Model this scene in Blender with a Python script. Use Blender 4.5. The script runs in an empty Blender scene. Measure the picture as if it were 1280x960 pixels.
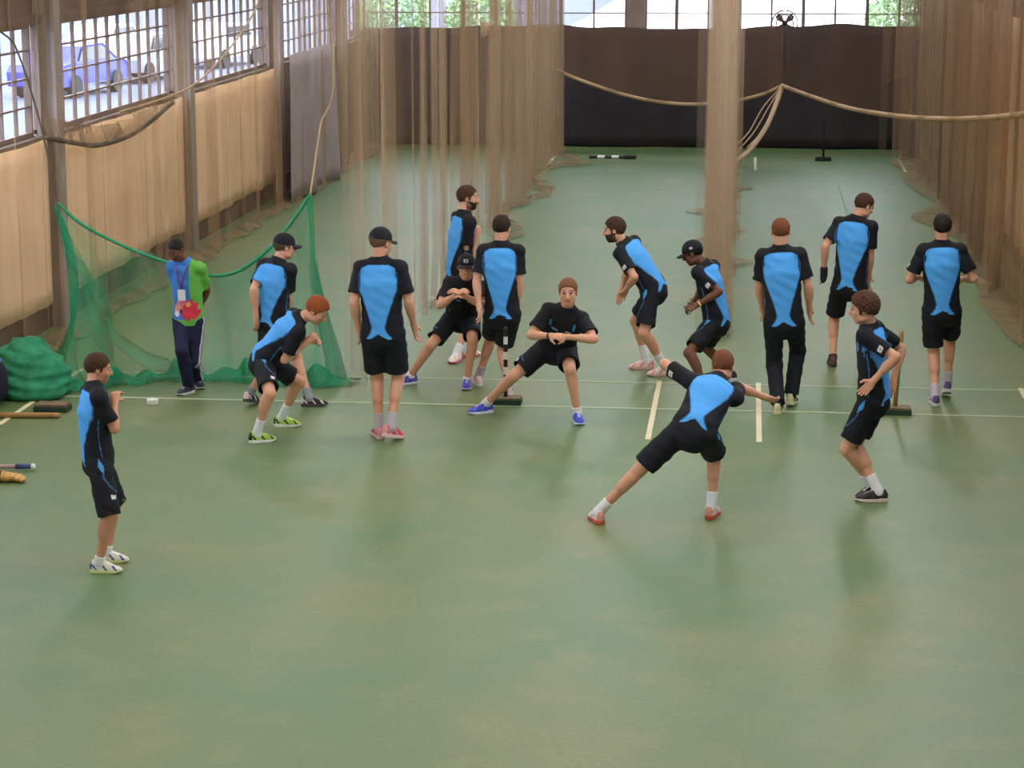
import bpy, bmesh, math, random
import numpy as np
from mathutils import Vector, Matrix
random.seed(7); np.random.seed(7)
A = np.array
# ------------------------------------------------------------------ camera geometry
CAM_H = 4.6; FPX = 2850.0
PITCH = math.atan(580/FPX); YAW = math.atan(300*math.cos(PITCH)/FPX)
CF = A([-math.sin(YAW)*math.cos(PITCH), math.cos(YAW)*math.cos(PITCH), -math.sin(PITCH)])
CR = A([math.cos(YAW), math.sin(YAW), 0.0]); CU = np.cross(CR, CF); CC = A([0, 0, CAM_H])
def ray(x, y): return CF*FPX + CR*(x-640) + CU*(480-y)
def gz(x, y, z=0.0):
    d = ray(x, y); return CC + d*(z-CAM_H)/d[2]
def gy(x, y, Y):
    d = ray(x, y); return CC + d*Y/d[1]
def gx(x, y, X):
    d = ray(x, y); return CC + d*X/d[0]
scene = bpy.context.scene
COL = scene.collection
# ------------------------------------------------------------------ materials
def srgb(r, g, b):
    f = lambda c: (c/255/12.92) if c/255 <= 0.04045 else ((c/255+0.055)/1.055)**2.4
    return (f(r), f(g), f(b))
def new_mat(name):
    m = bpy.data.materials.new(name); m.use_nodes = True
    nt = m.node_tree; b = nt.nodes['Principled BSDF']; return m, nt, b
def mat(name, rgb, rough=0.6, noise=0.12, scale=8.0, spec=0.4, metal=0.0, bump=0.0, sheen=0.0):
    m, nt, b = new_mat(name)
    tc = nt.nodes.new('ShaderNodeTexCoord'); n = nt.nodes.new('ShaderNodeTexNoise')
    n.inputs['Scale'].default_value = scale; n.inputs['Detail'].default_value = 4
    nt.links.new(tc.outputs['Object'], n.inputs['Vector'])
    mr = nt.nodes.new('ShaderNodeMapRange'); mr.inputs['To Min'].default_value = 1-noise; mr.inputs['To Max'].default_value = 1+noise
    mr.inputs['From Min'].default_value = 0.3; mr.inputs['From Max'].default_value = 0.7
    nt.links.new(n.outputs['Fac'], mr.inputs['Value'])
    mx = nt.nodes.new('ShaderNodeVectorMath'); mx.operation = 'SCALE'; mx.inputs[0].default_value = rgb
    nt.links.new(mr.outputs['Result'], mx.inputs['Scale'])
    nt.links.new(mx.outputs[0], b.inputs['Base Color'])
    b.inputs['Roughness'].default_value = rough; b.inputs['Metallic'].default_value = metal
    b.inputs['Specular IOR Level'].default_value = spec
    b.inputs['Sheen Weight'].default_value = sheen
    if bump:
        bp = nt.nodes.new('ShaderNodeBump'); bp.inputs['Strength'].default_value = bump; bp.inputs['Distance'].default_value = 0.01
        nt.links.new(n.outputs['Fac'], bp.inputs['Height']); nt.links.new(bp.outputs[0], b.inputs['Normal'])
    return m
def col_mat(name, rough, spec=0.35, noise=0.08, scale=30, sss=0.0, bump=0.2):
    m, nt, b = new_mat(name)
    at = nt.nodes.new('ShaderNodeAttribute'); at.attribute_name = 'Col'
    tc = nt.nodes.new('ShaderNodeTexCoord'); n = nt.nodes.new('ShaderNodeTexNoise')
    n.inputs['Scale'].default_value = scale
    nt.links.new(tc.outputs['Object'], n.inputs['Vector'])
    mr = nt.nodes.new('ShaderNodeMapRange'); mr.inputs['To Min'].default_value = 1-noise; mr.inputs['To Max'].default_value = 1+noise
    nt.links.new(n.outputs['Fac'], mr.inputs['Value'])
    mx = nt.nodes.new('ShaderNodeVectorMath'); mx.operation = 'SCALE'
    nt.links.new(at.outputs['Color'], mx.inputs[0]); nt.links.new(mr.outputs['Result'], mx.inputs['Scale'])
    nt.links.new(mx.outputs[0], b.inputs['Base Color'])
    b.inputs['Roughness'].default_value = rough; b.inputs['Specular IOR Level'].default_value = spec
    if bump:
        bp = nt.nodes.new('ShaderNodeBump'); bp.inputs['Strength'].default_value = bump; bp.inputs['Distance'].default_value = 0.004
        nt.links.new(n.outputs['Fac'], bp.inputs['Height']); nt.links.new(bp.outputs[0], b.inputs['Normal'])
    return m
def net_mat(name, rgb, alpha, bands=0.0, bscale=3.0, rough=0.9):
    """Fine knotted mesh: mostly open, partly thread. UV x runs along the net, in metres."""
    m, nt, b = new_mat(name)
    b.inputs['Base Color'].default_value = (*rgb, 1); b.inputs['Roughness'].default_value = rough
    b.inputs['Specular IOR Level'].default_value = 0.1
    tr = nt.nodes.new('ShaderNodeBsdfTransparent'); mix = nt.nodes.new('ShaderNodeMixShader')
    out = nt.nodes['Material Output']
    tc = nt.nodes.new('ShaderNodeTexCoord'); mp = nt.nodes.new('ShaderNodeMapping'); mp.inputs['Scale'].default_value = (bscale, 0.12, 1)
    n = nt.nodes.new('ShaderNodeTexNoise'); n.inputs['Scale'].default_value = 1.0; n.inputs['Detail'].default_value = 3
    nt.links.new(tc.outputs['UV'], mp.inputs['Vector']); nt.links.new(mp.outputs[0], n.inputs['Vector'])
    mr = nt.nodes.new('ShaderNodeMapRange'); mr.inputs['From Min'].default_value = 0.4; mr.inputs['From Max'].default_value = 0.68
    mr.inputs['To Min'].default_value = alpha; mr.inputs['To Max'].default_value = min(1, alpha+bands)
    nt.links.new(n.outputs['Fac'], mr.inputs['Value'])
    nt.links.new(mr.outputs['Result'], mix.inputs['Fac'])
    nt.links.new(tr.outputs[0], mix.inputs[1]); nt.links.new(b.outputs[0], mix.inputs[2])
    nt.links.new(mix.outputs[0], out.inputs['Surface'])
    return m
M = {}
M['skin'] = col_mat('skin', 0.5, 0.35, 0.06, 40, bump=0.05)
M['jersey'] = col_mat('jersey', 0.75, 0.25, 0.10, 60, bump=0.15)
M['hair'] = col_mat('hair', 0.75, 0.2, 0.35, 160, bump=0.6)
M['shoe'] = col_mat('shoe_leather', 0.5, 0.4, 0.06, 40, bump=0.05)
M['eye'] = col_mat('eye', 0.15, 0.5, 0.0, 10, bump=0.0)
# ------------------------------------------------------------------ mesh helpers
def tag(o, label=None, cat=None, group=None, kind=None):
    if label: o['label'] = label
    if cat: o['category'] = cat
    if group: o['group'] = group
    if kind: o['kind'] = kind
    return o
def link_mesh(name, V, Fc, material, parent=None, col=None, smooth=True, uv=None, loc=None):
    me = bpy.data.meshes.new(name)
    V = np.asarray(V, dtype=np.float32)
    if isinstance(Fc, np.ndarray) and Fc.ndim == 2:
        n, k = Fc.shape
        me.vertices.add(len(V)); me.vertices.foreach_set('co', V.ravel())
        me.loops.add(n*k); me.loops.foreach_set('vertex_index', Fc.astype(np.int32).ravel())
        me.polygons.add(n); me.polygons.foreach_set('loop_start', np.arange(0, n*k, k, dtype=np.int32))
        me.polygons.foreach_set('loop_total', np.full(n, k, dtype=np.int32))
        me.update(calc_edges=True)
    else:
        me.from_pydata([tuple(map(float, v)) for v in V], [], [tuple(map(int, f)) for f in Fc]); me.update()
    if smooth: me.polygons.foreach_set('use_smooth', np.ones(len(me.polygons), dtype=bool))
    if col is not None:
        ca = me.color_attributes.new('Col', 'FLOAT_COLOR', 'POINT')
        c4 = np.ones((len(V), 4), dtype=np.float32); c4[:, :3] = col
        ca.data.foreach_set('color', c4.ravel())
    if uv is not None:
        ul = me.uv_layers.new(name='UVMap')
        li = np.zeros(len(me.loops), dtype=np.int32); me.loops.foreach_get('vertex_index', li)
        ul.data.foreach_set('uv', np.asarray(uv, dtype=np.float32)[li].ravel())
    me.materials.append(material)
    o = bpy.data.objects.new(name, me); COL.objects.link(o)
    if parent: o.parent = parent
    if loc is not None: o.location = loc
    return o
def empty(name, loc, rz=0.0):
    o = bpy.data.objects.new(name, None); COL.objects.link(o); o.location = loc; o.rotation_euler = (0, 0, rz); return o
class MB:
    """collects simple solids into one mesh"""
    def __init__(s): s.V = []; s.F = []; s.C = []
    def add(s, V, F, c=None):
        k = len(s.V); s.V += [tuple(v) for v in V]; s.F += [tuple(i+k for i in f) for f in F]
        s.C += [c or (1, 1, 1)]*len(V); return s
    def box(s, x0, x1, y0, y1, z0, z1, c=None):
        V = [(x, y, z) for z in (z0, z1) for y in (y0, y1) for x in (x0, x1)]
        return s.add(V, [(0, 2, 3, 1), (4, 5, 7, 6), (0, 1, 5, 4), (2, 6, 7, 3), (0, 4, 6, 2), (1, 3, 7, 5)], c)
    def tube(s, pts, radii, n=10, c=None, cap=True):
        pts = [A(p, dtype=float) for p in pts]
        if not hasattr(radii, '__len__'): radii = [radii]*len(pts)
        V = []; prev = None
        for i, p in enumerate(pts):
            t = pts[min(i+1, len(pts)-1)] - pts[max(i-1, 0)]; t /= (np.linalg.norm(t)+1e-9)
            a = prev if prev is not None else (A([0, 0, 1.]) if abs(t[2]) < .9 else A([1., 0, 0]))
            a = a - t*(a@t); a /= np.linalg.norm(a); prev = a; b = np.cross(t, a)
            for k in range(n):
                w = 2*math.pi*k/n; V.append(p + radii[i]*(math.cos(w)*a + math.sin(w)*b))
        F = [(i*n+k, i*n+(k+1) % n, (i+1)*n+(k+1) % n, (i+1)*n+k) for i in range(len(pts)-1) for k in range(n)]
        if cap: F += [tuple(range(n-1, -1, -1)), tuple((len(pts)-1)*n+k for k in range(n))]
        return s.add(V, F, c)
    def lathe(s, prof, n=20, center=(0, 0, 0), c=None):
        V = [(center[0]+r*math.cos(2*math.pi*k/n), center[1]+r*math.sin(2*math.pi*k/n), center[2]+z) for r, z in prof for k in range(n)]
        F = [(i*n+k, i*n+(k+1) % n, (i+1)*n+(k+1) % n, (i+1)*n+k) for i in range(len(prof)-1) for k in range(n)]
        F += [tuple(range(n-1, -1, -1)), tuple((len(prof)-1)*n+k for k in range(n))]
        return s.add(V, F, c)
    def build(s, name, material, parent=None, smooth=False, bevel=0.0, loc=None):
        o = link_mesh(name, s.V, s.F, material, parent, col=A(s.C, dtype=float), smooth=smooth, loc=loc)
        if bevel:
            md = o.modifiers.new('bevel', 'BEVEL'); md.width = bevel; md.segments = 2; md.limit_method = 'ANGLE'
        return o
def grid_mesh(name, fn, nu, nv, material, parent=None, uvfn=None, smooth=True):
    V = []; UV = []
    for i in range(nu+1):
        for j in range(nv+1):
            V.append(fn(i/nu, j/nv)); UV.append(uvfn(i/nu, j/nv) if uvfn else (i/nu, j/nv))
    F = [(i*(nv+1)+j, (i+1)*(nv+1)+j, (i+1)*(nv+1)+j+1, i*(nv+1)+j+1) for i in range(nu) for j in range(nv)]
    return link_mesh(name, V, F, material, parent, smooth=smooth, uv=UV)
# ------------------------------------------------------------------ distance fields
def nrm(v): v = A(v, dtype=float); return v/(np.linalg.norm(v)+1e-9)
class Field:
    def __init__(s, lo, hi, h):
        s.h = h; s.lo = A(lo, dtype=float); n = np.ceil((A(hi)-s.lo)/h).astype(int)+1
        s.n = n; s.D = np.full(tuple(n), 0.5, dtype=np.float32)
    def block(s, lo, hi, pad):
        a = np.clip(np.floor((A(lo)-pad-s.lo)/s.h).astype(int), 0, s.n); b = np.clip(np.ceil((A(hi)+pad-s.lo)/s.h).astype(int)+1, 0, s.n)
        if np.any(b-a < 1): return None, None
        ax = [(s.lo[i]+s.h*np.arange(a[i], b[i])).astype(np.float32) for i in range(3)]
        P = np.stack(np.meshgrid(*ax, indexing='ij'), -1)
        return tuple(slice(a[i], b[i]) for i in range(3)), P
    def put(s, lo, hi, fn, k=0.01, op='u'):
        sl, P = s.block(lo, hi, k+3*s.h)
        if sl is None: return
        d = fn(P).astype(np.float32); o = s.D[sl]
        if op == 'u':
            h = np.clip(.5+.5*(d-o)/max(k, 1e-5), 0, 1); s.D[sl] = d+(o-d)*h-k*h*(1-h)
        elif op == 'sub':
            d = -d; h = np.clip(.5-.5*(d-o)/max(k, 1e-5), 0, 1); s.D[sl] = d+(o-d)*h+k*h*(1-h)
    def cone(s, a, b, ra, rb, k=0.01, cut=False, op='u', flat=None):
        a = A(a, dtype=float); b = A(b, dtype=float); r = max(ra, rb)
        def fn(P):
            d = seg(P, a, b, ra, rb)
            if cut:
                ax = nrm(b-a); d = np.maximum(d, (P-b)@ax)
            return d
        s.put(np.minimum(a, b)-r, np.maximum(a, b)+r, fn, k, op)
    def ell(s, c, frame, rad, k=0.01, op='u'):
        c = A(c, dtype=float); r = max(rad)
        s.put(c-r, c+r, lambda P: ell(P, c, frame, rad), k, op)
    def gen(s, st, k=0.02, op='u', cutlo=False, cuthi=False):
        cs = A([q[0] for q in st]); r = max(max(q[2], q[3]) for q in st)
        s.put(cs.min(0)-r, cs.max(0)+r, lambda P: gencyl(P, st, cutlo, cuthi), k, op)
    def mesh(s): return surface_nets(s.D, s.lo, s.h)
def seg(P, a, b, ra, rb):
    ab = b-a; L2 = ab@ab+1e-12; t = np.clip(((P-a)@ab)/L2, 0, 1)
    return np.linalg.norm(P-a-t[..., None]*ab, axis=-1)-(ra+(rb-ra)*t)
def ell(P, c, fr, rad):
    q = P-c; v = np.stack([q@A(fr[0]), q@A(fr[1]), q@A(fr[2])], -1)/A(rad)
    l = np.linalg.norm(v, axis=-1)+1e-6; g = np.linalg.norm(v/A(rad), axis=-1)+1e-6
    return l*(l-1)/g
def gencyl(P, st, cutlo=False, cuthi=False):
    """st: list of (center, right, halfwidth, halfdepth)"""
    best = np.full(P.shape[:-1], 9.0)
    for i in range(len(st)-1):
        a, ra, wa, da = st[i]; b, rb, wb, db = st[i+1]
        ab = b-a; L2 = ab@ab; t = np.clip(((P-a)@ab)/L2, 0, 1); u = nrm(ab)
        r = nrm((ra+rb)/2); r = nrm(r-u*(r@u)); f = np.cross(u, r)
        v = P-a-t[..., None]*ab
        w = wa+(wb-wa)*t; d = da+(db-da)*t; mn = np.minimum(w, d)
        q = np.sqrt(((v@r)/w)**2+((v@f)/d)**2+((v@u)/mn)**2)+1e-6
        L = np.linalg.norm(v, axis=-1)
        dd = np.where(q > .2, L*(1-1/q), -mn+L)
        best = np.minimum(best, dd)
    if cutlo: best = np.maximum(best, -((P-st[0][0])@nrm(st[1][0]-st[0][0])))
    if cuthi: best = np.maximum(best, (P-st[-1][0])@nrm(st[-1][0]-st[-2][0]))
    return best
def surface_nets(D, lo, h):
    S = D < 0; nx, ny, nz = D.shape
    cnt = np.zeros((nx-1, ny-1, nz-1), dtype=np.int8)
    offs = [(i, j, k) for i in (0, 1) for j in (0, 1) for k in (0, 1)]
    for (i, j, k) in offs: cnt += S[i:nx-1+i, j:ny-1+j, k:nz-1+k]
    idx = np.argwhere((cnt > 0) & (cnt < 8))
    ids = np.full((nx-1, ny-1, nz-1), -1, dtype=np.int64); ids[tuple(idx.T)] = np.arange(len(idx))
    acc = np.zeros((len(idx), 3)); num = np.zeros(len(idx))
    cor = {o: D[idx[:, 0]+o[0], idx[:, 1]+o[1], idx[:, 2]+o[2]].astype(float) for o in offs}
    for a in offs:
        for ax in range(3):
            if a[ax] == 0:
                b = list(a); b[ax] = 1; b = tuple(b); da, db = cor[a], cor[b]
                m = (da < 0) != (db < 0); t = np.where(m, da/np.where(m, da-db, 1), 0)
                p = np.tile(A(a, dtype=float), (len(idx), 1)); p[:, ax] = t
                acc[m] += p[m]; num[m] += 1
    V = lo+h*(idx+acc/np.maximum(num, 1)[:, None])
    Fs = []
    for ax in range(3):
        o1, o2 = [(1, 2), (2, 0), (0, 1)][ax]
        sa = [slice(None)]*3; sb = [slice(None)]*3; sa[ax] = slice(0, -1); sb[ax] = slice(1, None)
        A0 = S[tuple(sa)]; B0 = S[tuple(sb)]
        for flip in (False, True):
            e = np.argwhere((A0 & ~B0) if not flip else (~A0 & B0))
            ok = (e[:, o1] > 0) & (e[:, o2] > 0) & (e[:, o1] < D.shape[o1]-1) & (e[:, o2] < D.shape[o2]-1)
            e = e[ok]; q = []
            for (d1, d2) in ((0, 0), (1, 0), (1, 1), (0, 1)):
                c = e.copy(); c[:, o1] -= 1-d1; c[:, o2] -= 1-d2; q.append(ids[tuple(c.T)])
            q = np.stack(q, -1)
            if flip: q = q[:, ::-1]
            Fs.append(q)
    Fc = np.concatenate(Fs); return V, Fc[(Fc >= 0).all(1)]
# ------------------------------------------------------------------ people
def hv(deg): a = math.radians(deg); return A([math.sin(a), math.cos(a), 0.0])
def ik(a, b, l1, l2, hint):
    d = b-a; L = np.linalg.norm(d); u = d/(L+1e-9)
    if L > (l1+l2)*0.995: s = L/((l1+l2)*0.995); l1 *= s; l2 *= s
    x = (l1*l1-l2*l2+L*L)/(2*L); r = math.sqrt(max(0, l1*l1-x*x)); c = a+u*x
    w = hint-c; w = w-u*(w@u); return c+nrm(w)*r
def place(px, py, parent, L, sign):
    best = None
    for dd in np.linspace(0, L, 41):
        p = gy(px, py, parent[1]+sign*dd); e = abs(np.linalg.norm(p-parent)-L)+0.02*dd
        if best is None or e < best[0]: best = (e, p)
        if sign == 0: break
    return best[1]
BLACK = srgb(26, 27, 34); BLUE = srgb(84, 168, 244); NAVY = srgb(30, 34, 58)
WHITE = srgb(228, 228, 228); PIPE = srgb(60, 110, 160)
SK1 = srgb(216, 158, 128); SK2 = srgb(206, 146, 116); DARK = srgb(112, 70, 50)
def smooth01(x, a, b): return np.clip((x-a)/(b-a), 0, 1)
def build_person(sp):
    S = sp['S']; k = S/1.83
    yaw, pyaw = sp['yaw'], sp.get('pyaw', sp['yaw'])
    ah0 = 0.088*k
    ank = {}; fdir = {}
    for s in 'RL':
        px, py, h, ty = sp['foot'+s]
        ank[s] = gz(px, py, max(h, ah0)); fdir[s] = ty
    base = (ank['R']+ank['L'])/2
    px, py, dd = sp['pelvis']; Pc = gy(px, py, base[1]+dd)
    Lt = 0.315*S
    px, py, sg = sp['neck']; Nb = place(px, py, Pc, Lt, sg)
    px, py, dd = sp['head']; Hc = gy(px, py, Nb[1]+dd)
    # keep the skull a natural distance from the neck base
    v = Hc-Nb; Lh = np.linalg.norm(v); Hc = Nb+v/Lh*np.clip(Lh, .14*k, .178*k)
    u = nrm(Nb-Pc)
    fc = hv(yaw); rc = nrm(np.cross(fc, u)); fc = np.cross(u, rc)
    up = nrm(u+A([0, 0, .8])); fp = hv(pyaw); rp = nrm(np.cross(fp, up)); fp = np.cross(up, rp)
    lean = float(u@A([0, 0, 1]))
    sho = {'R': Nb-u*.078*k+rc*.172*k, 'L': Nb-u*.078*k-rc*.172*k}
    for s in 'RL':
        if 'sh'+s in sp: q = sp['sh'+s]; sho[s] = sho[s]+rc*q[0]+fc*q[1]+u*q[2]
    hip = {'R': Pc+rp*.092*k, 'L': Pc-rp*.092*k}
    kn = {}; el = {}; wr = {}
    for s in 'RL':
        px, py, dd = sp['knee'+s]; mid = (hip[s]+ank[s])/2
        kn[s] = ik(hip[s], ank[s], .243*S, .238*S, gy(px, py, mid[1]+dd)+hv(pyaw)*.05)
        px, py, dd = sp['wrist'+s]; wr[s] = gy(px, py, Nb[1]+dd)
        v = wr[s]-sho[s]; L = np.linalg.norm(v); mx = .315*S
        if L > mx: wr[s] = sho[s]+v/L*mx
        px, py, dd = sp['elbow'+s]
        el[s] = ik(sho[s], wr[s], .168*S, .148*S, gy(px, py, Nb[1]+dd))
    # head frame
    hy, hp = math.radians(sp['hyaw']), math.radians(sp.get('hpitch', 0)); ht = sp.get('htilt', 0)
    hf = A([math.sin(hy)*math.cos(hp), math.cos(hy)*math.cos(hp), math.sin(hp)])
    zz = A([0, 0, 1.])+A([math.cos(hy), -math.sin(hy), 0])*math.tan(math.radians(ht))
    hr = nrm(np.cross(hf, zz)); hu = np.cross(hr, hf); HF = (hr, hf, hu); hk = sp.get('hk', 1.07)*min(1.03, .35+.65*k)
    H = lambda x, y, z: Hc+hk*(hr*x+hf*y+hu*z)
    org = A([base[0], base[1], 0.0])
    pts = [Pc, Nb, Hc]+[d[s] for d in (ank, kn, el, wr, sho) for s in 'RL']
    lo = np.min(pts, 0)-.30; hi = np.max(pts, 0)+.30; lo[2] = max(lo[2], -.02)
    skin = A(sp.get('skin', SK1)); hair = A(sp['hair']); g = sp.get('girth', 1.0)
    # ---- body
    Fd = Field(lo, hi, 0.0068)
    mid1 = Pc+(Nb-Pc)*.30+fc*(-.01); mid2 = Pc+(Nb-Pc)*.66-fc*.012
    tor = lambda e, gg=g: [(Pc-up*.03*k, rp, (.150*gg+e)*k, (.105*gg+e)*k), (Pc+up*.06*k, rp, (.152*gg+e)*k, (.108*gg+e)*k),
        (mid1+fc*.0, nrm(rp+rc), (.138*gg+e)*k, (.098*gg+e)*k), (mid2, rc, (.158*gg+e)*k, (.112*gg+e)*k),
        (Nb-u*.12*k, rc, (.150*gg+e)*k, (.100*gg+e)*k), (Nb-u*.06*k, rc, (.100+e)*k, (.070+e)*k)]
    Fd.gen(tor(0), k=.03)
    # neck
    hb = H(0, -.022, -.055)
    Fd.cone(Nb-u*.03, hb, .062*k, .056*k, k=.025)
    for s in 'RL': Fd.cone(Nb-u*.012*k, sho[s]*.85+Nb*.15, .040*k, .040*k, k=.03)
    for s in 'RL':
        sg_ = 1 if s == 'R' else -1
        Fd.ell(sho[s], (rc, fc, u), (.062*k, .060*k, .062*k), k=.03)
        e = el[s]; w = wr[s]; a = sho[s]; ua = nrm(e-a); fa = nrm(w-e)
        Fd.cone(a, e, .050*k*g, .038*k, k=.02)
        Fd.cone(a+ua*.10*k, a+ua*.20*k, .050*k*g, .046*k*g, k=.02)
        Fd.cone(e, w, .040*k, .026*k, k=.012)
        Fd.cone(e+fa*.04*k, e+fa*.12*k, .044*k, .038*k, k=.02)
        # hand
        hd = sp.get('hand'+s, {})
        d = nrm(fa+A(hd.get('d', (0, 0, 0)), dtype=float)*1.0)
        side = A(hd.get('thumb', fc*.9+A([0, 0, .1])), dtype=float); side = nrm(side-d*(side@d))
        n = np.cross(d, side)*(1 if s == 'R' else -1)
        if 'curl' in hd: cu = hd['curl']
        else: cu = .45
        pc = w+d*.05*k
        Fd.cone(w-fa*.02, w+d*.025*k, .027*k, .028*k, k=.012)
        fr = (d, side, n)
        Fd.ell(w+d*.055*k, fr, (.055*k, .042*k, .019*k), k=.012)
        for fi, (off, ln, bk) in enumerate(((.031, .072, .0), (.010, .080, .004), (-.011, .074, .002), (-.031, .058, -.006))):
            p0 = w+d*(.090+bk)*k+side*off*k; dr = d; dirn = nrm(dr+side*off*1.5)
            ang = cu*(.45+.05*fi)
            for j, fl in enumerate((.44, .31, .25)):
                dirn = nrm(dirn*math.cos(ang)+n*math.sin(ang)); q = p0+dirn*ln*fl*k
                Fd.cone(p0, q, (.0095-.0008*j)*k, (.0088-.0008*j)*k, k=.003)
                p0 = q; ang = cu*(.9 if j == 0 else .7)
        t0 = w+d*.025*k+side*.026*k+n*.006; t1 = t0+nrm(d*.6+side*.75+n*.3)*.042*k; t2 = t1+nrm(d*.9+side*.25+n*(.3+.4*cu))*.034*k
        Fd.cone(t0, t1, .0145*k, .0115*k, k=.010); Fd.cone(t1, t2, .0112*k, .009*k, k=.003)
        # leg
        h_, n_, an = hip[s], kn[s], ank[s]; th = nrm(n_-h_); sh = nrm(an-n_)
        Fd.cone(h_, n_, .084*k*g, .056*k, k=.03)
        Fd.cone(h_+th*.08*k, h_+th*.22*k, .080*k*g, .070*k*g, k=.03)
        kd = nrm(A([1e-3, 0, 0])+hv(pyaw)); kd = nrm(kd-sh*(kd@sh))
        Fd.ell(n_+kd*.012*k, (kd, np.cross(sh, kd), sh), (.048*k, .050*k, .058*k), k=.02)
        Fd.cone(n_, an, .050*k, .035*k, k=.015)
        Fd.cone(n_+sh*.07*k-kd*.018*k, n_+sh*.17*k-kd*.020*k, .052*k, .044*k, k=.03)
        fd = foot_frame(an, fdir[s], k, ah0)
        Fd.cone(an, an+fd[0]*.10*k-fd[2]*.056*k, .030*k, .018*k, k=.012)
        Fd.cone(an-fd[2]*.04*k-fd[0]*.02*k, an-fd[2]*.045*k, .028*k, .028*k, k=.015)
    # head
    E = lambda c, r, kk=.01, op='u': Fd.ell(H(*c), HF, tuple(hk*q for q in r), k=kk, op=op)
    E((0, -.012, .035), (.074, .094, .082), .02)
    E((0, .024, -.030), (.062, .068, .074), .03)
    E((0, .052, -.082), (.032, .030, .026), .025)
    for sx in (-1, 1):
        E((sx*.040, .052, -.018), (.022, .026, .022), .015)
        E((sx*.050, .012, -.065), (.018, .032, .022), .02)
        E((sx*.030, .099, .014), (.013, .010, .008), .007, 'sub')
        E((sx*.077, -.006, .000), (.010, .019, .031), .006)
        E((sx*.081, -.003, .002), (.004, .009, .016), .003, 'sub')
    Fd.cone(H(-.040, .074, .030), H(.040, .074, .030), .011*hk, .011*hk, k=.012)
    Fd.cone(H(0, .086, .018), H(0, .108, -.020), .008*hk, .013*hk, k=.008)
    Fd.cone(H(-.010, .092, -.026), H(.010, .092, -.026), .009*hk, .009*hk, k=.006)
    E((0, .082, -.048), (.023, .012, .006), .006); E((0, .080, -.060), (.020, .013, .007), .006)
    Fd.cone(H(-.022, .096, -.0535), H(.022, .096, -.0535), .002, .002, k=.004, op='sub')
    V, Fc = Fd.mesh()
    colr = np.tile(skin, (len(V), 1))
    q = (V-Hc)/hk; X, Y_, Z = q@hr, q@hf, q@hu
    lip = (np.abs(X) < .024) & (Y_ > .07) & (Z > -.066) & (Z < -.044); colr[lip] = skin*A([.82, .55, .55])
    brow = (np.abs(np.abs(X)-.030) < .019) & (Y_ > .06) & (np.abs(Z-.034-.1*(.03-np.abs(np.abs(X)-.03))) < .006); colr[brow] = hair*.6+skin*.15
    bd = sp.get('beard', 0)
    if bd:
        m = (Y_ > -.01) & (Z < -.035+.1*(Y_ < .05)*(.05-Y_)*3) & (Z > -.13) & (np.abs(X) < .09) & ~lip; colr[m] = colr[m]*(1-bd)+hair*bd
    body = link_mesh('person', V-org, Fc, M['skin'], None, col=colr, loc=org)
    tag(body, sp['label'], 'person', 'people exercising on the green hall floor')
    # eyes
    for sx in (-1, 1):
        c = H(sx*.030, .0800, .015); mb = []
        n1, n2 = 8, 12; VV = []; CCc = []
        for i in range(n1+1):
            a_ = math.pi*i/n1
            for j in range(n2):
                b_ = 2*math.pi*j/n2; dr = hf*math.cos(a_)+hr*math.sin(a_)*math.cos(b_)+hu*math.sin(a_)*math.sin(b_)
                VV.append(c+dr*.0115*hk-org); CCc.append((.03, .02, .015) if a_ < .9 else (.38, .33, .29))
        FF = [(i*n2+j, (i+1)*n2+j, (i+1)*n2+(j+1) % n2, i*n2+(j+1) % n2) for i in range(n1) for j in range(n2)]
        link_mesh('eye', VV, FF, M['eye'], body, col=A(CCc))
    # ---- hair
    hs = sp.get('hlen', .010)
    cl = H(0, -.01, .02)
    hfld = Field(cl-.17, cl+.17, .0055)
    curly = sp.get('curly', False)
    ph0 = random.random()*6
    def hairfn(P):
        q = (P-Hc)/hk; x, y, z = q@hr, q@hf, q@hu
        e1 = ell(P, H(0, -.014, .037), HF, tuple(hk*A([.074+hs, .094+hs, .082+hs*1.35])))
        nz = .0030*np.sin(x*150+y*97+ph0)*np.sin(z*140+x*60+1)*np.sin(y*120+ph0)+.0016*np.sin(y*210+z*190+x*170+ph0)
        if curly: nz = .006*np.sin(x*120+1)*np.sin(y*110)*np.sin(z*125)+.004*np.sin(x*230)*np.sin(z*210+y*150)
        e1 = e1-nz
        line = -.058+(y+.09)*.78+sp.get('hline', 0)
        side = np.where(np.abs(x) > .055, line-.012, line)
        cut = np.maximum(side-z, y-(.078+.25*(z-.06)))
        cut = np.where((y > .0) & (y < .03) & (np.abs(x) > .06), np.minimum(cut, -.03-z), cut)
        return np.maximum(e1, cut*hk*.9)
    if not sp.get('cap'):
        hfld.put(cl-.16, cl+.16, hairfn, k=.001)
    else:
        def h2(P):
            z = ((P-Hc)/hk)@hu; return np.maximum(hairfn(P), z-.035)
        hfld.put(cl-.16, cl+.16, h2, k=.001)
    VH, FH = hfld.mesh()
    if len(VH): link_mesh('hair', VH-org, FH, M['hair'], body, col=np.tile(hair, (len(VH), 1)))
    if bd > .7:
        bf = Field(H(0, .02, -.07)-.14, H(0, .02, -.07)+.14, .0055)
        def bfn(P):
            q = (P-Hc)/hk; x, y, z = q@hr, q@hf, q@hu
            e = np.minimum(ell(P, H(0, .028, -.036), HF, tuple(hk*A([.066, .070, .078]))), ell(P, H(0, .052, -.083), HF, tuple(hk*A([.036, .034, .030]))))
            e = e-.0015*np.sin(x*200)*np.sin(z*180)
            mouth = .02-np.sqrt((x/1.2)**2+((z+.054)*1.9)**2)+(y < .06)*-1
            return np.maximum(np.maximum(e, z+.040+np.abs(x)*-.35), np.maximum(.005-y, mouth))
        bf.put(H(0, .02, -.07)-.13, H(0, .02, -.07)+.13, bfn, k=.001)
        VB, FB = bf.mesh()
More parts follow.
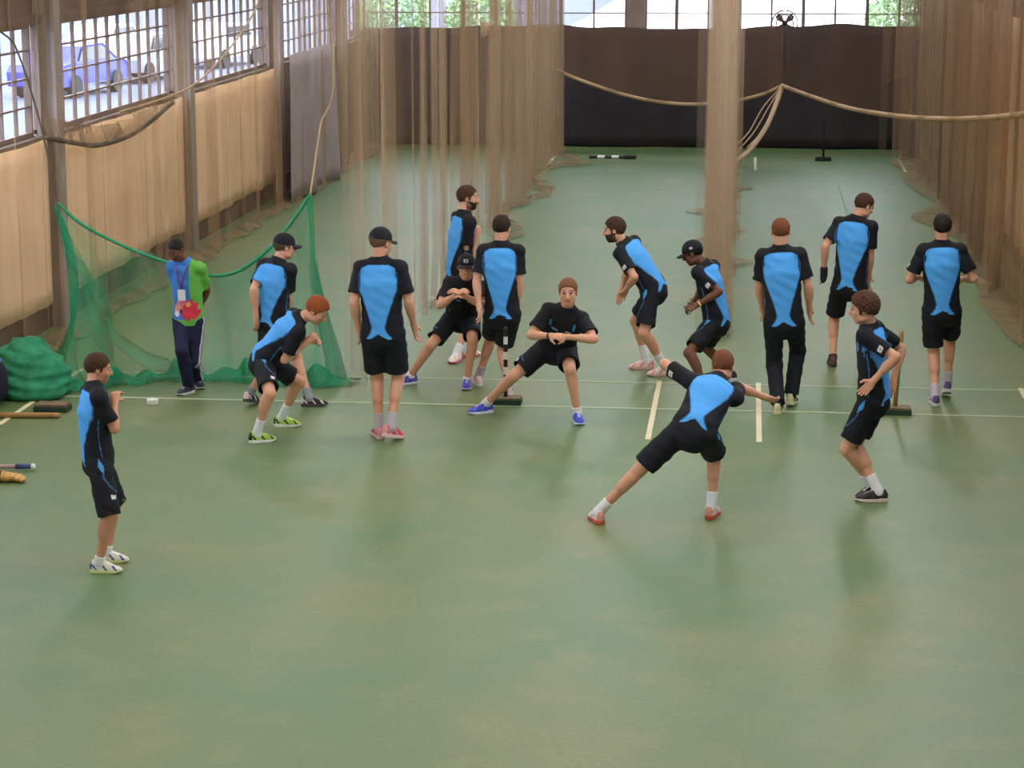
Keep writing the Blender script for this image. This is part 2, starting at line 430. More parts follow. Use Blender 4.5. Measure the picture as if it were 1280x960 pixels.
        if len(VB): link_mesh('beard', VB-org, FB, M['hair'], body, col=np.tile(hair*.8, (len(VB), 1)))
    if sp.get('cap'):
        cf = Field(H(0, .03, .05)-.2, H(0, .03, .05)+.2, .0055)
        def cfn(P):
            z = ((P-Hc)/hk)@hu; y = ((P-Hc)/hk)@hf
            return np.maximum(ell(P, H(0, -.012, .040), HF, tuple(hk*A([.087, .107, .096]))), (.030+.02*(y < -.04)*(-y-.04)-z)*hk)
        cf.put(H(0, 0, .05)-.14, H(0, 0, .05)+.14, cfn, k=.001)
        VC, FC = cf.mesh()
        q = (VC-Hc)/hk; x, y, z = q@hr, q@hf, q@hu; cc = np.tile(BLACK, (len(VC), 1))
        cc[(np.abs(x) < .020) & (y > .05) & (np.abs(z-.075) < .016)] = srgb(190, 190, 195)
        cc[(np.abs(x) < .008) & (y > .05) & (np.abs(z-.075) < .010)] = BLACK
        cc[(x < -.05) & (np.abs(y+.02) < .014) & (np.abs(z-.062) < .010)] = srgb(200, 200, 200)
        cc[(np.abs(x) < .030) & (y < -.07) & (z < .050) & (z > .036)] = srgb(70, 70, 80)
        cap = link_mesh('cap', VC-org, FC, M['jersey'], body, col=cc)
        br = Field(H(0, .12, .04)-.16, H(0, .12, .04)+.16, .005)
        def brf(P):
            q = (P-Hc)/hk; x, y, z = q@hr, q@hf, q@hu
            bend = z-.034+1.6*x*x*3+.12*(y-.08); r = np.sqrt((x/.078)**2+((y-.075)/.090)**2)
            return np.maximum(np.maximum((r-1)*.07, np.abs(bend)-.005), .06-y)*hk
        br.put(H(0, .12, .04)-.15, H(0, .12, .04)+.15, brf, k=.001)
        VR, FR = br.mesh(); link_mesh('brim', VR-org, FR, M['jersey'], cap, col=np.tile(BLACK, (len(VR), 1)))
    # ---- shirt
    ph = random.random()*6
    def folds(P, amp):
        return amp*(np.sin(P[..., 0]*38+P[..., 2]*21+ph)*np.sin(P[..., 1]*33-P[..., 2]*27+ph*2)+.6*np.sin(P[..., 2]*60+P[..., 0]*25+ph*3))
    hemP = Pc+up*.005*k
    ts = tor(.020)
    bag = sp.get('bag', .012)
    st = [(hemP-up*.035*k+rp*0, rp, (.172*g+bag)*k, (.125*g+bag)*k), (Pc+up*.07*k, rp, (.166*g+bag)*k, (.122*g+bag)*k),
          (mid1, nrm(rp+rc), (.156*g+bag)*k, (.116*g+bag)*k), (mid2, rc, (.176*g+.004)*k, (.128*g+.004)*k),
          (Nb-u*.125*k, rc, .166*g*k, .116*k), (Nb-u*.06*k, rc, .112*k, .086*k)]
    lo2 = np.min([Pc-up*.2, Nb, sho['R'], sho['L'], el['R'], el['L']], 0)-.24; hi2 = np.max([Pc, Nb, sho['R'], sho['L'], el['R'], el['L']], 0)+.24
    Fs = Field(lo2, hi2, .0072)
    Fs.gen(st, k=.02, cutlo=True)
    # neckline collar
    Fs.cone(Nb-u*.02*k, Nb+nrm(hb-Nb)*.028*k, .076*k, .071*k, k=.02, cut=True)
    for s in 'RL': Fs.cone(Nb-u*.022*k, sho[s]*.9+Nb*.1+u*.004, .054*k, .056*k, k=.03)
    slv = {}
    for s in 'RL':
        Fs.ell(sho[s], (rc, fc, u), (.070*k, .070*k, .068*k), k=.03)
        e = sho[s]+(el[s]-sho[s])*sp.get('sleeve', .74); slv[s] = (sho[s], e)
        Fs.cone(sho[s], e, .064*k*g, .070*k*g, k=.028, cut=True)
        Fs.cone(e-nrm(el[s]-sho[s])*.03, e+nrm(el[s]-sho[s])*.03, .050*k*g+.006, .054*k*g+.006, k=.004, op='sub')
    sl, P = Fs.block(lo2, hi2, 0); Fs.D[sl] = Fs.D[sl]+folds(P, .0028).astype(np.float32)
    V, Fc = Fs.mesh()
    # panel coordinates
    cx = np.zeros(len(V)); tv = ((V-(hemP-up*.035*k))@nrm(Nb-hemP))/np.linalg.norm(Nb-hemP)
    cen = hemP+np.outer(np.clip(tv, 0, 1), Nb-hemP)
    x = ((V-cen)@rc)/k; y = ((V-cen)@fc)/k
    cc = np.tile(A(sp.get('shirt', BLACK)), (len(V), 1))
    dsl = {s: seg(V, sho[s], slv[s][1], .066*k, .072*k) for s in 'RL'}
    tt = {s: ((V-sho[s])@nrm(el[s]-sho[s])) for s in 'RL'}
    onsl = {s: (dsl[s] < .012) & (tt[s] > .0*k) & ((x*(1 if s == 'R' else -1)) > .155) for s in 'RL'}
    if sp.get('kit', True):
        hw = np.interp(tv, [-.1, 0, .05, .10, .16, .30, .50, .66, .86, .95, .985, 1.0], [0, .120, .090, .066, .054, .078, .124, .160, .166, .150, .100, 0])
        arch = (tv < .075-.9*np.clip(np.abs(x)-.0, 0, .08)) # hem arch stays black
        pan = (y < .03) & (np.abs(x) < hw) & ~arch & ~onsl['R'] & ~onsl['L'] & (tv > -.02)
        cc[pan] = BLUE
        edge = (y < .02) & (np.abs(np.abs(x)-hw-.004) < .004) & (tv > .02) & (tv < .9); cc[edge] = PIPE
        fm = (y > .02) & (np.abs(np.abs(x)-.115) < .010+.012*(tv-.7)) & (tv > .72) & (tv < .86); cc[fm] = BLUE*A([.8, .8, .8]) if False else A(BLUE)*.8
        lg = (y > .05) & (np.abs(x-.06) < .030) & (np.abs(tv-.70) < .020); cc[lg] = srgb(60, 100, 190)
        lg = (y > .05) & (np.abs(x-.06) < .030) & (np.abs(tv-.70) < .020) & (np.sin(x*520) > .6); cc[lg] = srgb(200, 215, 235)
        fern = (y > .05) & (np.abs(x+.07+(tv-.69)*.4) < .030) & (np.abs(tv-.69-.012*np.sin((x+.07)*70)) < .013); cc[fern] = srgb(205, 205, 210)
        side = (np.abs(y+.02-.10*(tv-.45)**2*2) < .005) & (np.abs(x) > .11) & (tv < .70) & (tv > .05) & ~onsl['R'] & ~onsl['L']; cc[side] = PIPE
        s = 'L'; ad = nrm(el[s]-sho[s]); out = nrm(-rc-ad*(-rc@ad)); v = V-sho[s]; t_ = v@ad; ww = v@nrm(np.cross(ad, out)); oo = v@out
        Ls = np.linalg.norm(slv[s][1]-sho[s])
        pt = (np.abs(t_-(Ls-.05)) < .020) & (np.abs(ww) < .026) & (oo > .02); cc[pt] = WHITE
        pt = (np.abs(t_-(Ls-.05)) < .005) & (np.abs(ww) < .012) & (oo > .02); cc[pt] = srgb(170, 60, 60)
    elif sp.get('official'):
        cc[:] = srgb(66, 128, 214)
        gr = (x < -.075) | onsl['L'] | ((x > .14) & (y < 0)) | (tv < .10); cc[gr] = srgb(104, 178, 76)
        bl = lambda x0, t0, rx, rt: (y > 0) & (((x-x0)/rx)**2+((tv-t0)/rt)**2+.25*np.sin(x*90+tv*30) < 1)
        cc[bl(-.06, .26, .10, .17)] = srgb(214, 58, 78)
        cc[bl(.03, .40, .05, .07)] = srgb(232, 130, 160)
        w1 = (y > 0) & (np.sin(x*60+1)+np.sin(tv*38+.5) > .9) & (tv < .50) & (tv > .14) & (x > -.05); cc[bl(.07, .28, .05, .09)] = srgb(225, 150, 120)
        w2 = (y > 0) & (np.sin(x*75)+np.sin(tv*44+2.6) > 1.05) & (tv < .48) & (tv > .12) & (x > -.10); cc[bl(.09, .20, .03, .05)] = srgb(230, 225, 235); cc[bl(-.05, .36, .03, .04)] = srgb(240, 170, 110)
        w3 = (y > 0) & (np.sin(x*66+2)+np.sin(tv*50+.6) > 1.2) & (tv < .40) & (tv > .10) & (x > -.02); cc[bl(.03, .24, .02, .04)] = srgb(60, 60, 130)
    link_mesh('shirt', V-org, Fc, M['jersey'], body, col=cc)
    # ---- shorts or trousers
    lo3 = np.min([Pc, kn['R'], kn['L']]+([ank['R'], ank['L']] if sp.get('long') else []), 0)-.26; hi3 = np.max([Pc, kn['R'], kn['L']], 0)+.26
    Fq = Field(lo3, hi3, .0078)
    Fq.gen([(Pc-up*.05*k, rp, .150*g*k, .118*g*k), (Pc+up*.02*k, rp, .162*g*k, .126*g*k), (Pc+up*.11*k, rp, .150*g*k, .112*g*k)], k=.02, cuthi=True)
    Fq.ell(Pc-fp*.045*k-up*.02*k, (rp, fp, up), (.135*k*g, .09*k*g, .10*k), k=.03)
    pant = A(sp.get('pants', BLACK))
    for s in 'RL':
        h_ = hip[s]; sgn = 1 if s == 'R' else -1; hh = h_+rp*sgn*.004*k
        if sp.get('long'):
            th_ = kn[s]; lowa = ank[s]+nrm(kn[s]-ank[s])*.01
            Fq.cone(hh, th_, .098*k*g, .074*k, k=.03); Fq.cone(th_, lowa, .074*k, .070*k, k=.03, cut=True)
        else:
            e = h_+(kn[s]-h_)*sp.get('slen', .80); ax = nrm(kn[s]-h_)
            Fq.cone(hh, e, .100*k*g, .099*k*g, k=.028, cut=True)
            Fq.cone(e-ax*.05, e+ax*.05, .080*k*g, .088*k*g, k=.004, op='sub')
    sl, P = Fq.block(lo3, hi3, 0); Fq.D[sl] = Fq.D[sl]+folds(P, .0032).astype(np.float32)
    V, Fc = Fq.mesh(); cc = np.tile(pant, (len(V), 1))
    for s in 'RL':
        sgn = 1 if s == 'R' else -1; h_ = hip[s]; ax = nrm(kn[s]-h_); L = np.linalg.norm(kn[s]-h_)
        t_ = (V-h_)@ax/L; out = nrm(rp*sgn-ax*((rp*sgn)@ax)); fr = nrm(np.cross(ax, out)*sgn*-1); fr = fr*np.sign(fr@fp+1e-6)
        v = V-h_-np.outer(t_, ax*L); oo = v@out; ff = v@fr
        near = np.linalg.norm(v, axis=1) < .14*k
        if sp.get('kit', True) and not sp.get('long'):
            cc[near & (oo > .03) & (np.abs(ff-.01-.06*(t_-.1)) < .020*np.clip(1-(np.abs(t_-.10)/.17), 0, 1)) & (t_ > -.1) & (t_ < .27)] = A(BLUE)*.8
            cc[near & (oo > .02) & (np.abs(ff-.01-.11*(t_-.2)**2*4) < .005) & (t_ > .25) & (t_ < .78)] = PIPE
            if s == 'R': cc[near & (np.abs(ff-.055) < .016) & (oo > 0) & (np.abs(t_-.70) < .04)] = WHITE
        if sp.get('official') and s == 'L':
            st_ = (oo > .02) & (np.abs(ff) < .030) & (np.abs(ff) > .008) & near & (V@rp < Pc@rp); cc[st_] = srgb(205, 195, 215)
            an = ank[s]; a2 = nrm(an-kn[s]); o2 = nrm(rp*sgn-a2*((rp*sgn)@a2)); v2 = V-kn[s]; t2 = v2@a2; w2_ = v2-np.outer(t2, a2)
            f2 = w2_@nrm(np.cross(a2, o2)); st_ = (t2 > 0) & (w2_@o2 > .02) & (np.abs(f2) < .030) & (np.abs(f2) > .008) & (np.linalg.norm(w2_, axis=1) < .12); cc[st_] = srgb(205, 195, 215)
    link_mesh('trousers' if sp.get('long') else 'shorts', V-org, Fc, M['jersey'], body, col=cc)
    # ---- socks and shoes
    for s in 'RL':
        an = ank[s]; sh = nrm(an-kn[s]); fd = foot_frame(an, fdir[s], k, ah0); shl = sp.get('sockh', .10)
        sf = Field(an-.3, an+.3, .0062)
        sf.cone(an-sh*shl*k, an+sh*.01, .0465*k, .0445*k, k=.01); sf.cone(an, an+fd[0]*.045*k-fd[2]*.03*k, .041*k, .030*k, k=.015)
        sl, P = sf.block(an-.3, an+.3, 0); sf.D[sl] = np.maximum(sf.D[sl], ((P-(an-sh*shl*k))@(-sh)))
        V, Fc = sf.mesh()
        if not sp.get('long') or True: link_mesh('sock', V-org, Fc, M['jersey'], body, col=np.tile(A(sp.get('sock', WHITE)), (len(V), 1)))
        up_c, ac_c, so_c = [A(c) for c in sp['shoes']]
        Hs = lambda a, b, c: an+k*(fd[0]*a+fd[1]*b+fd[2]*c)
        for part in ('shoe', 'sole'):
            ff = Field(an+fd[0]*.06*k-.24, an+fd[0]*.06*k+.24, .0055)
            def fn(P, part=part):
                v = (P-an)/k; a, b, c = v@fd[0], v@fd[1], v@fd[2]
                sg_ = 1 if s == 'R' else -1
                # outline half width along the foot
                w = np.interp(a, [-.078, -.058, -.01, .05, .11, .15, .180, .195], [.014, .038, .042, .043, .051, .047, .029, .008])
                ctr = np.interp(a, [-.07, .05, .13, .19], [0, -.004*sg_, 0, -.010*sg_])
                bb = np.abs(b-ctr)-w; ends = np.maximum(-.080-a, a-.196)
                if part == 'sole':
                    cz = np.maximum(c+.058-.006*(a < 0), -.088+np.clip(a-.12, 0, 1)*.25-c)
                    return np.maximum(np.maximum(bb, ends), cz)*k*.9
                top = np.interp(a, [-.075, -.06, -.02, .035, .08, .13, .17, .19], [-.012, .020, .016, .016, -.004, -.026, -.040, -.054])
                rr = np.clip((c+.065)/(top+.065+1e-3), 0, 1); w2 = (w-.002)*np.sqrt(np.clip(1.04-rr**2.4*.75, .05, 1))
                return np.maximum(np.maximum(np.abs(b-ctr)-w2, ends), np.maximum(c-top, -.066-c))*k*.85
            ff.put(an+fd[0]*.06*k-.22, an+fd[0]*.06*k+.22, fn, k=.002)
            V, Fc = ff.mesh(); v = (V-an)/k; a, b, c = v@fd[0], v@fd[1], v@fd[2]
            if part == 'sole': cc = np.tile(so_c, (len(V), 1)); ob = link_mesh('sole', V-org, Fc, M['shoe'], shoe, col=cc)
            else:
                cc = np.tile(up_c, (len(V), 1)); cc[(np.abs(b) > .020) & (np.sin(a*75+c*60) > .72) & (c < -.01)] = ac_c
                cc[(a < -.058)] = ac_c; cc[(np.abs(b) < .014) & (a > .03) & (a < .12) & (np.sin(a*420) > .2)] = WHITE
                shoe = link_mesh('shoe', V-org, Fc, M['shoe'], body, col=cc)
                if part == 'shoe' and sp.get('laces', True): pass
    # ---- extras
    if sp.get('official'):
        mb = MB(); pts = []
        ch = Nb-u*.30*k+fc*.155*k
        for t in np.linspace(0, 1, 9):
            p = (Nb-u*.01+rc*.075*k+fc*.02)*(1-t)+ch*t+fc*.075*math.sin(math.pi*min(1, t*1.05))*(1-t*.3); pts.append(p-org)
        mb.tube(pts, .007, 6)
        pts = []
        for t in np.linspace(0, 1, 9):
            p = (Nb-u*.01-rc*.075*k+fc*.02)*(1-t)+ch*t+fc*.075*math.sin(math.pi*min(1, t*1.05))*(1-t*.3); pts.append(p-org)
        mb.tube(pts, .007, 6)
        ly = mb.build('lanyard', MAT_LANYARD, body, smooth=True)
        bm_ = MB(); c0 = ch-u*.06-org
        cs = [c0+rc*a*.04+u*b*.055+fc*c*.003 for c in (-1, 1) for b in (-1, 1) for a in (-1, 1)]
        bm_.add(cs, [(0, 2, 3, 1), (4, 5, 7, 6), (0, 1, 5, 4), (2, 6, 7, 3), (0, 4, 6, 2), (1, 3, 7, 5)]); bm_.build('badge', MAT_BADGE, ly)
    if sp.get('gloves'):
        for s in sp['gloves']:
            fa = nrm(wr[s]-el[s]); gf = Field(wr[s]-.2, wr[s]+.2, .006)
            gf.cone(wr[s]-fa*.02, wr[s]+fa*.035*k, .040, .038, k=.01); gf.ell(wr[s]+fa*.075*k, (fa, fc, np.cross(fa, fc)), (.062, .050, .034), k=.02)
            V, Fc = gf.mesh(); link_mesh('glove', V-org, Fc, M['jersey'], body, col=np.tile(srgb(42, 40, 42), (len(V), 1)))
    if sp.get('wristband'):
        s = sp['wristband'][0]; fa = nrm(wr[s]-el[s]); mb = MB()
        mb.tube([wr[s]-fa*.03-org, wr[s]-fa*.012-org], .033*k, 16); mb.build('wristband', MAT_BAND[sp['wristband'][1:]], body, smooth=True)
    return body
def foot_frame(an, ty, k, ah0):
    """forward, right, up of a foot whose toe stays on the floor when the heel is raised"""
    yaw = ty if not isinstance(ty, tuple) else ty[0]
    f = hv(yaw)
    if isinstance(ty, tuple): pt = math.radians(ty[1])
    else: pt = -math.asin(min(.95, max(0, (an[2]-ah0)/(.165*k))))
    r = nrm(np.cross(f, A([0, 0, 1.])))
    ff = f*math.cos(pt)+A([0, 0, 1.])*math.sin(pt); uu = np.cross(r, ff)
    return ff, r, uu
MAT_LANYARD = mat('lanyard_ribbon', srgb(120, 30, 70), 0.7); MAT_BADGE = mat('badge_card', srgb(225, 225, 230), 0.4)
MAT_BAND = {'dark': mat('dark_band', srgb(40, 36, 36), 0.6), 'pale': mat('pale_band', srgb(235, 190, 150), 0.6)}
BROWN = srgb(72, 48, 34); DBROWN = srgb(50, 35, 28); GINGER = srgb(150, 78, 42); AUBURN = srgb(120, 72, 48)
BEIGE = srgb(215, 210, 200)
PEOPLE = [
 dict(S=1.57, yaw=62, pyaw=72, hyaw=72, hpitch=-12, neck=(117,481,0), head=(122,464,.05), pelvis=(123,575,0),
      footR=(124,703,0,88), footL=(133,690,0,84), kneeR=(124,640,-.05), kneeL=(134,640,.05),
      wristR=(143,503,.10), elbowR=(143,545,-.1), wristL=(139,503,.24), elbowL=(150,545,.35),
      handR=dict(d=(.0,.5,.4), curl=1.1), handL=dict(d=(-.1,-.3,.5), curl=1.1), hair=BROWN, skin=SK2, slen=1.02, sockh=.06, hk=1.02, beard=.35,
      shoes=(srgb(225,222,205), srgb(70,80,150), srgb(215,220,150)), label='person standing apart nearest the viewer with hands clasped up at the chest'),
 dict(S=1.60, yaw=-170, pyaw=-172, hyaw=-160, hpitch=-30, neck=(232,326,0), head=(220,313,-.08), pelvis=(236,402,0), kit=False, official=True, long=True, slen=.8,
      footR=(236,482,0,-150), footL=(247,474,0,150), kneeR=(232,445,-.1), kneeL=(246,440,-.1),
      wristR=(243,385,.16), elbowR=(213,365,.12), wristL=(250,385,.18), elbowL=(263,361,.10), sleeve=.85,
      hair=srgb(36,31,30), hlen=.003, skin=DARK, pants=srgb(28,32,62), hk=1.0,
      shoes=(srgb(42,44,70), srgb(60,60,90), srgb(200,200,205)), sock=srgb(30,30,40), label='person in a blue and green shirt with a lanyard, hands behind the back'),
 dict(S=1.72, yaw=28, pyaw=30, hyaw=62, hpitch=-8, neck=(347,325,0), head=(356,309,.05), pelvis=(342,403,0), cap=True,
      footL=(312,492,.12,20), footR=(386,497,0,80), kneeL=(322,455,-.1), kneeR=(366,446,.1),
      wristL=(320,395,-.1), elbowL=(318,365,-.1), wristR=(360,402,.15), elbowR=(358,368,-.1),
      hair=srgb(90,74,60), skin=SK1, shoes=(srgb(40,38,42), srgb(225,200,200), srgb(70,64,66)), sock=srgb(150,150,155), label='capped person striding just behind the bending red-haired one by the green net'),
 dict(S=1.72, yaw=72, pyaw=75, hyaw=98, hpitch=-38, neck=(376,395,0), head=(401,387,-.05), pelvis=(329,452,.02),
      footR=(321,542,0,62), footL=(352,522,0,84), kneeR=(330,490,-.2), kneeL=(377,475,.05),
      wristR=(383,428,-.02), elbowR=(353,436,-.2), wristL=(388,424,.12), elbowL=(362,440,.3), handR=dict(curl=1.2), handL=dict(curl=1.2),
      shR=(0,.02,-.02), hair=GINGER, hlen=.014, skin=SK1, shoes=(srgb(165,200,70), srgb(30,30,34), srgb(225,228,215)), sockh=.16,
      label='red-haired person bending forward with knees bent and fists together'),
 dict(S=1.88, yaw=8, pyaw=6, hyaw=35, hpitch=-10, neck=(475,324,0), head=(476,306,.03), pelvis=(479,417,0), cap=True, girth=1.06,
      footL=(474,535,0,-20), footR=(488,534,.13,35), kneeL=(471,474,.15), kneeR=(500,472,.2),
      wristL=(449,411,.05), elbowL=(443,378,-.05), wristR=(518,409,.1), elbowR=(511,376,-.05),
      hair=srgb(110,80,60), beard=.3, skin=SK1, shoes=(srgb(200,75,88), srgb(225,150,155), srgb(230,190,185)), sock=srgb(185,175,178), sockh=.13,
      label='tall broad person in a cap walking away in red shoes'),
 dict(S=1.86, yaw=62, pyaw=60, hyaw=85, hpitch=-4, neck=(580,266,0), head=(585,248,.04), pelvis=(574,345,0),
      footR=(571,441,0,-165), footL=(580,436,0,60), kneeR=(572,395,.0), kneeL=(582,392,.1),
      wristR=(584,322,.15), elbowR=(580,303,-.2), wristL=(590,318,.3), elbowL=(590,300,.3), handR=dict(curl=.8),
      hair=BROWN, beard=.75, skin=SK1, shoes=(srgb(238,228,232), srgb(245,190,60), srgb(235,120,150)), sock=WHITE,
      label='bearded person standing furthest back, seen from the side'),
 dict(S=1.74, yaw=175, pyaw=178, hyaw=176, hpitch=-2, neck=(583,350,-.6), head=(583,334,-.06), pelvis=(577,398,.28), cap=True,
      footR=(513,470,0,-120), footL=(584,474,0,176), kneeR=(536,436,-.1), kneeL=(594,428,-.35),
      wristR=(571,368,-.30), elbowR=(549,378,-.12), wristL=(577,368,-.30), elbowL=(604,378,-.15), handR=dict(curl=1.1), handL=dict(curl=1.1),
      hair=DBROWN, skin=SK1, shoes=(srgb(72,72,190), srgb(110,100,200), srgb(215,215,225)), sockh=.03,
      label='capped person in a side lunge facing the viewer, partly hidden by others'),
 dict(S=1.80, yaw=4, pyaw=2, hyaw=12, hpitch=-12, neck=(626,304,0), head=(627,286,.04), pelvis=(628,393,-.12),
      footL=(598,471,.06,-12), footR=(636,484,0,-5), kneeL=(612,436,.2), kneeR=(630,440,.1),
      wristL=(599,384,-.15), elbowL=(597,348,-.05), wristR=(647,388,.02), elbowR=(652,352,-.05), handR=dict(d=(-.5,.1,.1), curl=.2), handL=dict(curl=.6),
      hair=DBROWN, skin=SK1, shoes=(srgb(214,150,150), srgb(235,205,205), srgb(230,225,225)), sock=srgb(180,172,178), sockh=.13,
      label='dark-haired person walking away behind the striped stump, arms hanging'),
 dict(S=1.80, yaw=180, pyaw=180, hyaw=178, hpitch=-4, neck=(709,384,-.8), head=(710,366,-.07), pelvis=(696,436,.22), girth=1.05,
      footR=(607,505,0,-122), footL=(722,516,0,166), kneeR=(645,465,-.2), kneeL=(714,466,-.4),
      wristR=(689,420,-.26), elbowR=(666,418,-.10), wristL=(708,421,-.26), elbowL=(748,419,-.10), handR=dict(curl=1.0), handL=dict(curl=.8), wristband='Rdark',
      shR=(-.01,0,-.02), shL=(.01,0,-.02), slen=.78,
      hair=srgb(120,82,54), skin=SK1, shoes=(srgb(58,72,196), srgb(90,100,215), srgb(225,228,240)), sockh=.06,
      label='person in a wide side lunge facing the viewer, hands clasped, bright blue shoes'),
 dict(S=1.82, yaw=-68, pyaw=-70, hyaw=-88, hpitch=-8, neck=(779,302,0), head=(768,288,-.02), pelvis=(817,363,.02),
      footL=(831,459,0,-112), footR=(808,451,0,-95), kneeL=(804,408,-.2), kneeR=(790,400,.1),
      wristL=(782,363,-.12), elbowL=(787,338,-.25), wristR=(777,362,.1), elbowR=(784,340,.25), handL=dict(curl=.9),
      hair=BROWN, hlen=.013, beard=1.0, skin=SK1, shoes=(srgb(232,205,200), srgb(215,130,125), srgb(215,170,160)), sockh=.17, slen=.82,
      label='bearded person crouching with bent knees in profile, long white socks and pale shoes'),
 dict(S=1.68, yaw=-62, pyaw=-60, hyaw=-82, hpitch=-24, neck=(880,328,0), head=(866,317,-.02), pelvis=(896,403,0), cap=True,
      footL=(884,487,0,-80), footR=(912,466,.10,-75), kneeL=(866,448,-.12), kneeR=(888,446,.1),
      wristL=(872,381,-.22), elbowL=(901,381,-.22), wristR=(866,378,.10), elbowR=(872,378,.4), handL=dict(curl=1.1), handR=dict(curl=1.1), wristband='Lpale',
      hair=srgb(22,20,20), skin=DARK, shoes=(srgb(28,28,32), srgb(60,60,62), srgb(225,225,225)), sockh=.05,
      label='dark-skinned person in a cap jogging in profile with fists at the waist'),
 dict(S=1.76, yaw=12, pyaw=10, hyaw=10, hpitch=-25, neck=(897,473,1), head=(903,460,.10), pelvis=(867,540,-.15),
      footL=(748,640,.0,-22), footR=(889,634,0,14), kneeL=(798,588,-.1), kneeR=(905,566,.5),
      wristL=(836,461,.42), elbowL=(846,466,.22), wristR=(955,496,.30), elbowR=(942,493,.22), handL=dict(curl=.5), handR=dict(curl=.5),
      shL=(-.02,.04,.0), shR=(.02,.02,-.04), slen=.85, girth=1.04,
      hair=AUBURN, skin=SK1, shoes=(srgb(228,218,215), srgb(215,150,135), srgb(205,85,55)), sockh=.13,
      label='person lunging sideways in front of the others, back to the viewer, arms spread'),
 dict(S=1.86, yaw=2, pyaw=0, hyaw=2, hpitch=-8, neck=(976,309,0), head=(976,291,.03), pelvis=(980,402,0), long=True, girth=1.02,
      footL=(972,505,0,4), footR=(989,494,.11,12), kneeL=(968,452,.15), kneeR=(1000,444,.3),
      wristL=(953,385,.22), elbowL=(948,360,.05), wristR=(1012,388,.1), elbowR=(1013,360,-.05),
      hair=AUBURN, hlen=.007, skin=SK1, shoes=(srgb(30,30,32), srgb(205,200,150), srgb(215,210,160)), sock=BLACK,
      label='person in long black trousers walking away'),
 dict(S=1.82, yaw=18, pyaw=8, hyaw=58, hpitch=-25, neck=(1070,272,0), head=(1080,258,.04), pelvis=(1062,358,0),
      footL=(1041,447,0,-4), footR=(1084,445,.10,20), kneeL=(1043,400,.1), kneeR=(1082,402,.3),
      wristL=(1030,338,.0), elbowL=(1028,315,-.1), wristR=(1086,352,.1), elbowR=(1088,325,-.05), gloves='L',
      hair=BROWN, skin=SK1, shoes=(srgb(70,48,46), srgb(100,72,68), srgb(60,50,48)), sock=srgb(80,58,52), sockh=.03,
      label='person with one dark glove walking away and looking down to the side'),
 dict(S=1.76, yaw=-72, pyaw=-62, hyaw=-80, hpitch=-8, neck=(1087,404,0), head=(1080,387,-.04), pelvis=(1092,500,0), girth=.96,
      footL=(1092,607,.10,-128), footR=(1098,614,0,-92), kneeL=(1066,545,-.1), kneeR=(1092,550,.0),
      wristL=(1092,476,-.22), elbowL=(1108,444,-.22), wristR=(1117,474,.16), elbowR=(1122,446,.22),
      hair=srgb(84,54,40), hlen=.022, curly=True, skin=SK1, shoes=(srgb(34,32,34), srgb(60,55,55), srgb(225,205,190)), sockh=.15,
      label='curly-haired person in profile near the wooden stump, lifting one heel'),
 dict(S=1.83, yaw=0, pyaw=-4, hyaw=4, hpitch=-4, neck=(1177,303,0), head=(1178,286,.03), pelvis=(1177,388,0), girth=1.0,
      footL=(1169,495,.06,-6), footR=(1184,480,.14,0), kneeL=(1168,440,.2), kneeR=(1188,434,.25),
      wristL=(1148,346,.24), elbowL=(1141,341,.0), wristR=(1202,349,.24), elbowR=(1211,337,.0), handL=dict(curl=1.2), handR=dict(curl=1.2),
      hair=srgb(42,34,32), skin=SK1, shoes=(srgb(200,185,195), srgb(90,80,130), srgb(225,222,215)), sock=srgb(190,180,190), sockh=.12,
      label='person jogging away with bent arms beside the nets on the right'),
]
FLOOR_A = srgb(88, 120, 74); FLOOR_B = srgb(115, 123, 74); FLOOR_R = .45; FLOOR_S = .75
SKY = 9.5; LAMP = 74; EXPO = 0.18
# ------------------------------------------------------------------ the hall
XL, XR, YB, YF = -8.0, 3.75, 47.3, -7.0; ZC = 7.2
m, nt, b = new_mat('green_floor')
tc = nt.nodes.new('ShaderNodeTexCoord')
def noise(scale, detail=3, vec=None):
    n = nt.nodes.new('ShaderNodeTexNoise'); n.inputs['Scale'].default_value = scale; n.inputs['Detail'].default_value = detail
    nt.links.new(tc.outputs['Object'], n.inputs['Vector']); return n
def mixc(f, a, bb):
    x = nt.nodes.new('ShaderNodeMix'); x.data_type = 'RGBA'
    for i, v in ((6, a), (7, bb)):
        if isinstance(v, tuple): x.inputs[i].default_value = (*v, 1)
        else: nt.links.new(v, x.inputs[i])
    if isinstance(f, float): x.inputs[0].default_value = f
    else: nt.links.new(f, x.inputs[0])
    return x.outputs[2]
def ramp(src, a, bb, lo=0.0, hi=1.0):
    r = nt.nodes.new('ShaderNodeMapRange'); r.inputs['From Min'].default_value = a; r.inputs['From Max'].default_value = bb
    r.inputs['To Min'].default_value = lo; r.inputs['To Max'].default_value = hi
    nt.links.new(src, r.inputs['Value']); return r.outputs['Result']
n1 = noise(.55, 5); n2 = noise(2.2, 5); n3 = noise(26, 4)
c = mixc(ramp(n1.outputs['Fac'], .35, .68), FLOOR_A, FLOOR_B)
c = mixc(ramp(n2.outputs['Fac'], .5, .8, 0, .45), c, srgb(138, 134, 92))
c = mixc(ramp(n3.outputs['Fac'], .35, .65, 0, .38), c, srgb(66, 104, 66))
nt.links.new(c, b.inputs['Base Color'])
b.inputs['Roughness'].default_value = FLOOR_R; b.inputs['Specular IOR Level'].default_value = FLOOR_S
bp = nt.nodes.new('ShaderNodeBump'); bp.inputs['Strength'].default_value = .12; bp.inputs['Distance'].default_value = .004
nt.links.new(n3.outputs['Fac'], bp.inputs['Height']); nt.links.new(bp.outputs[0], b.inputs['Normal'])
M['floor'] = m
M['brown'] = mat('dark_brown_timber', srgb(84, 66, 54), .7, .2, 3)
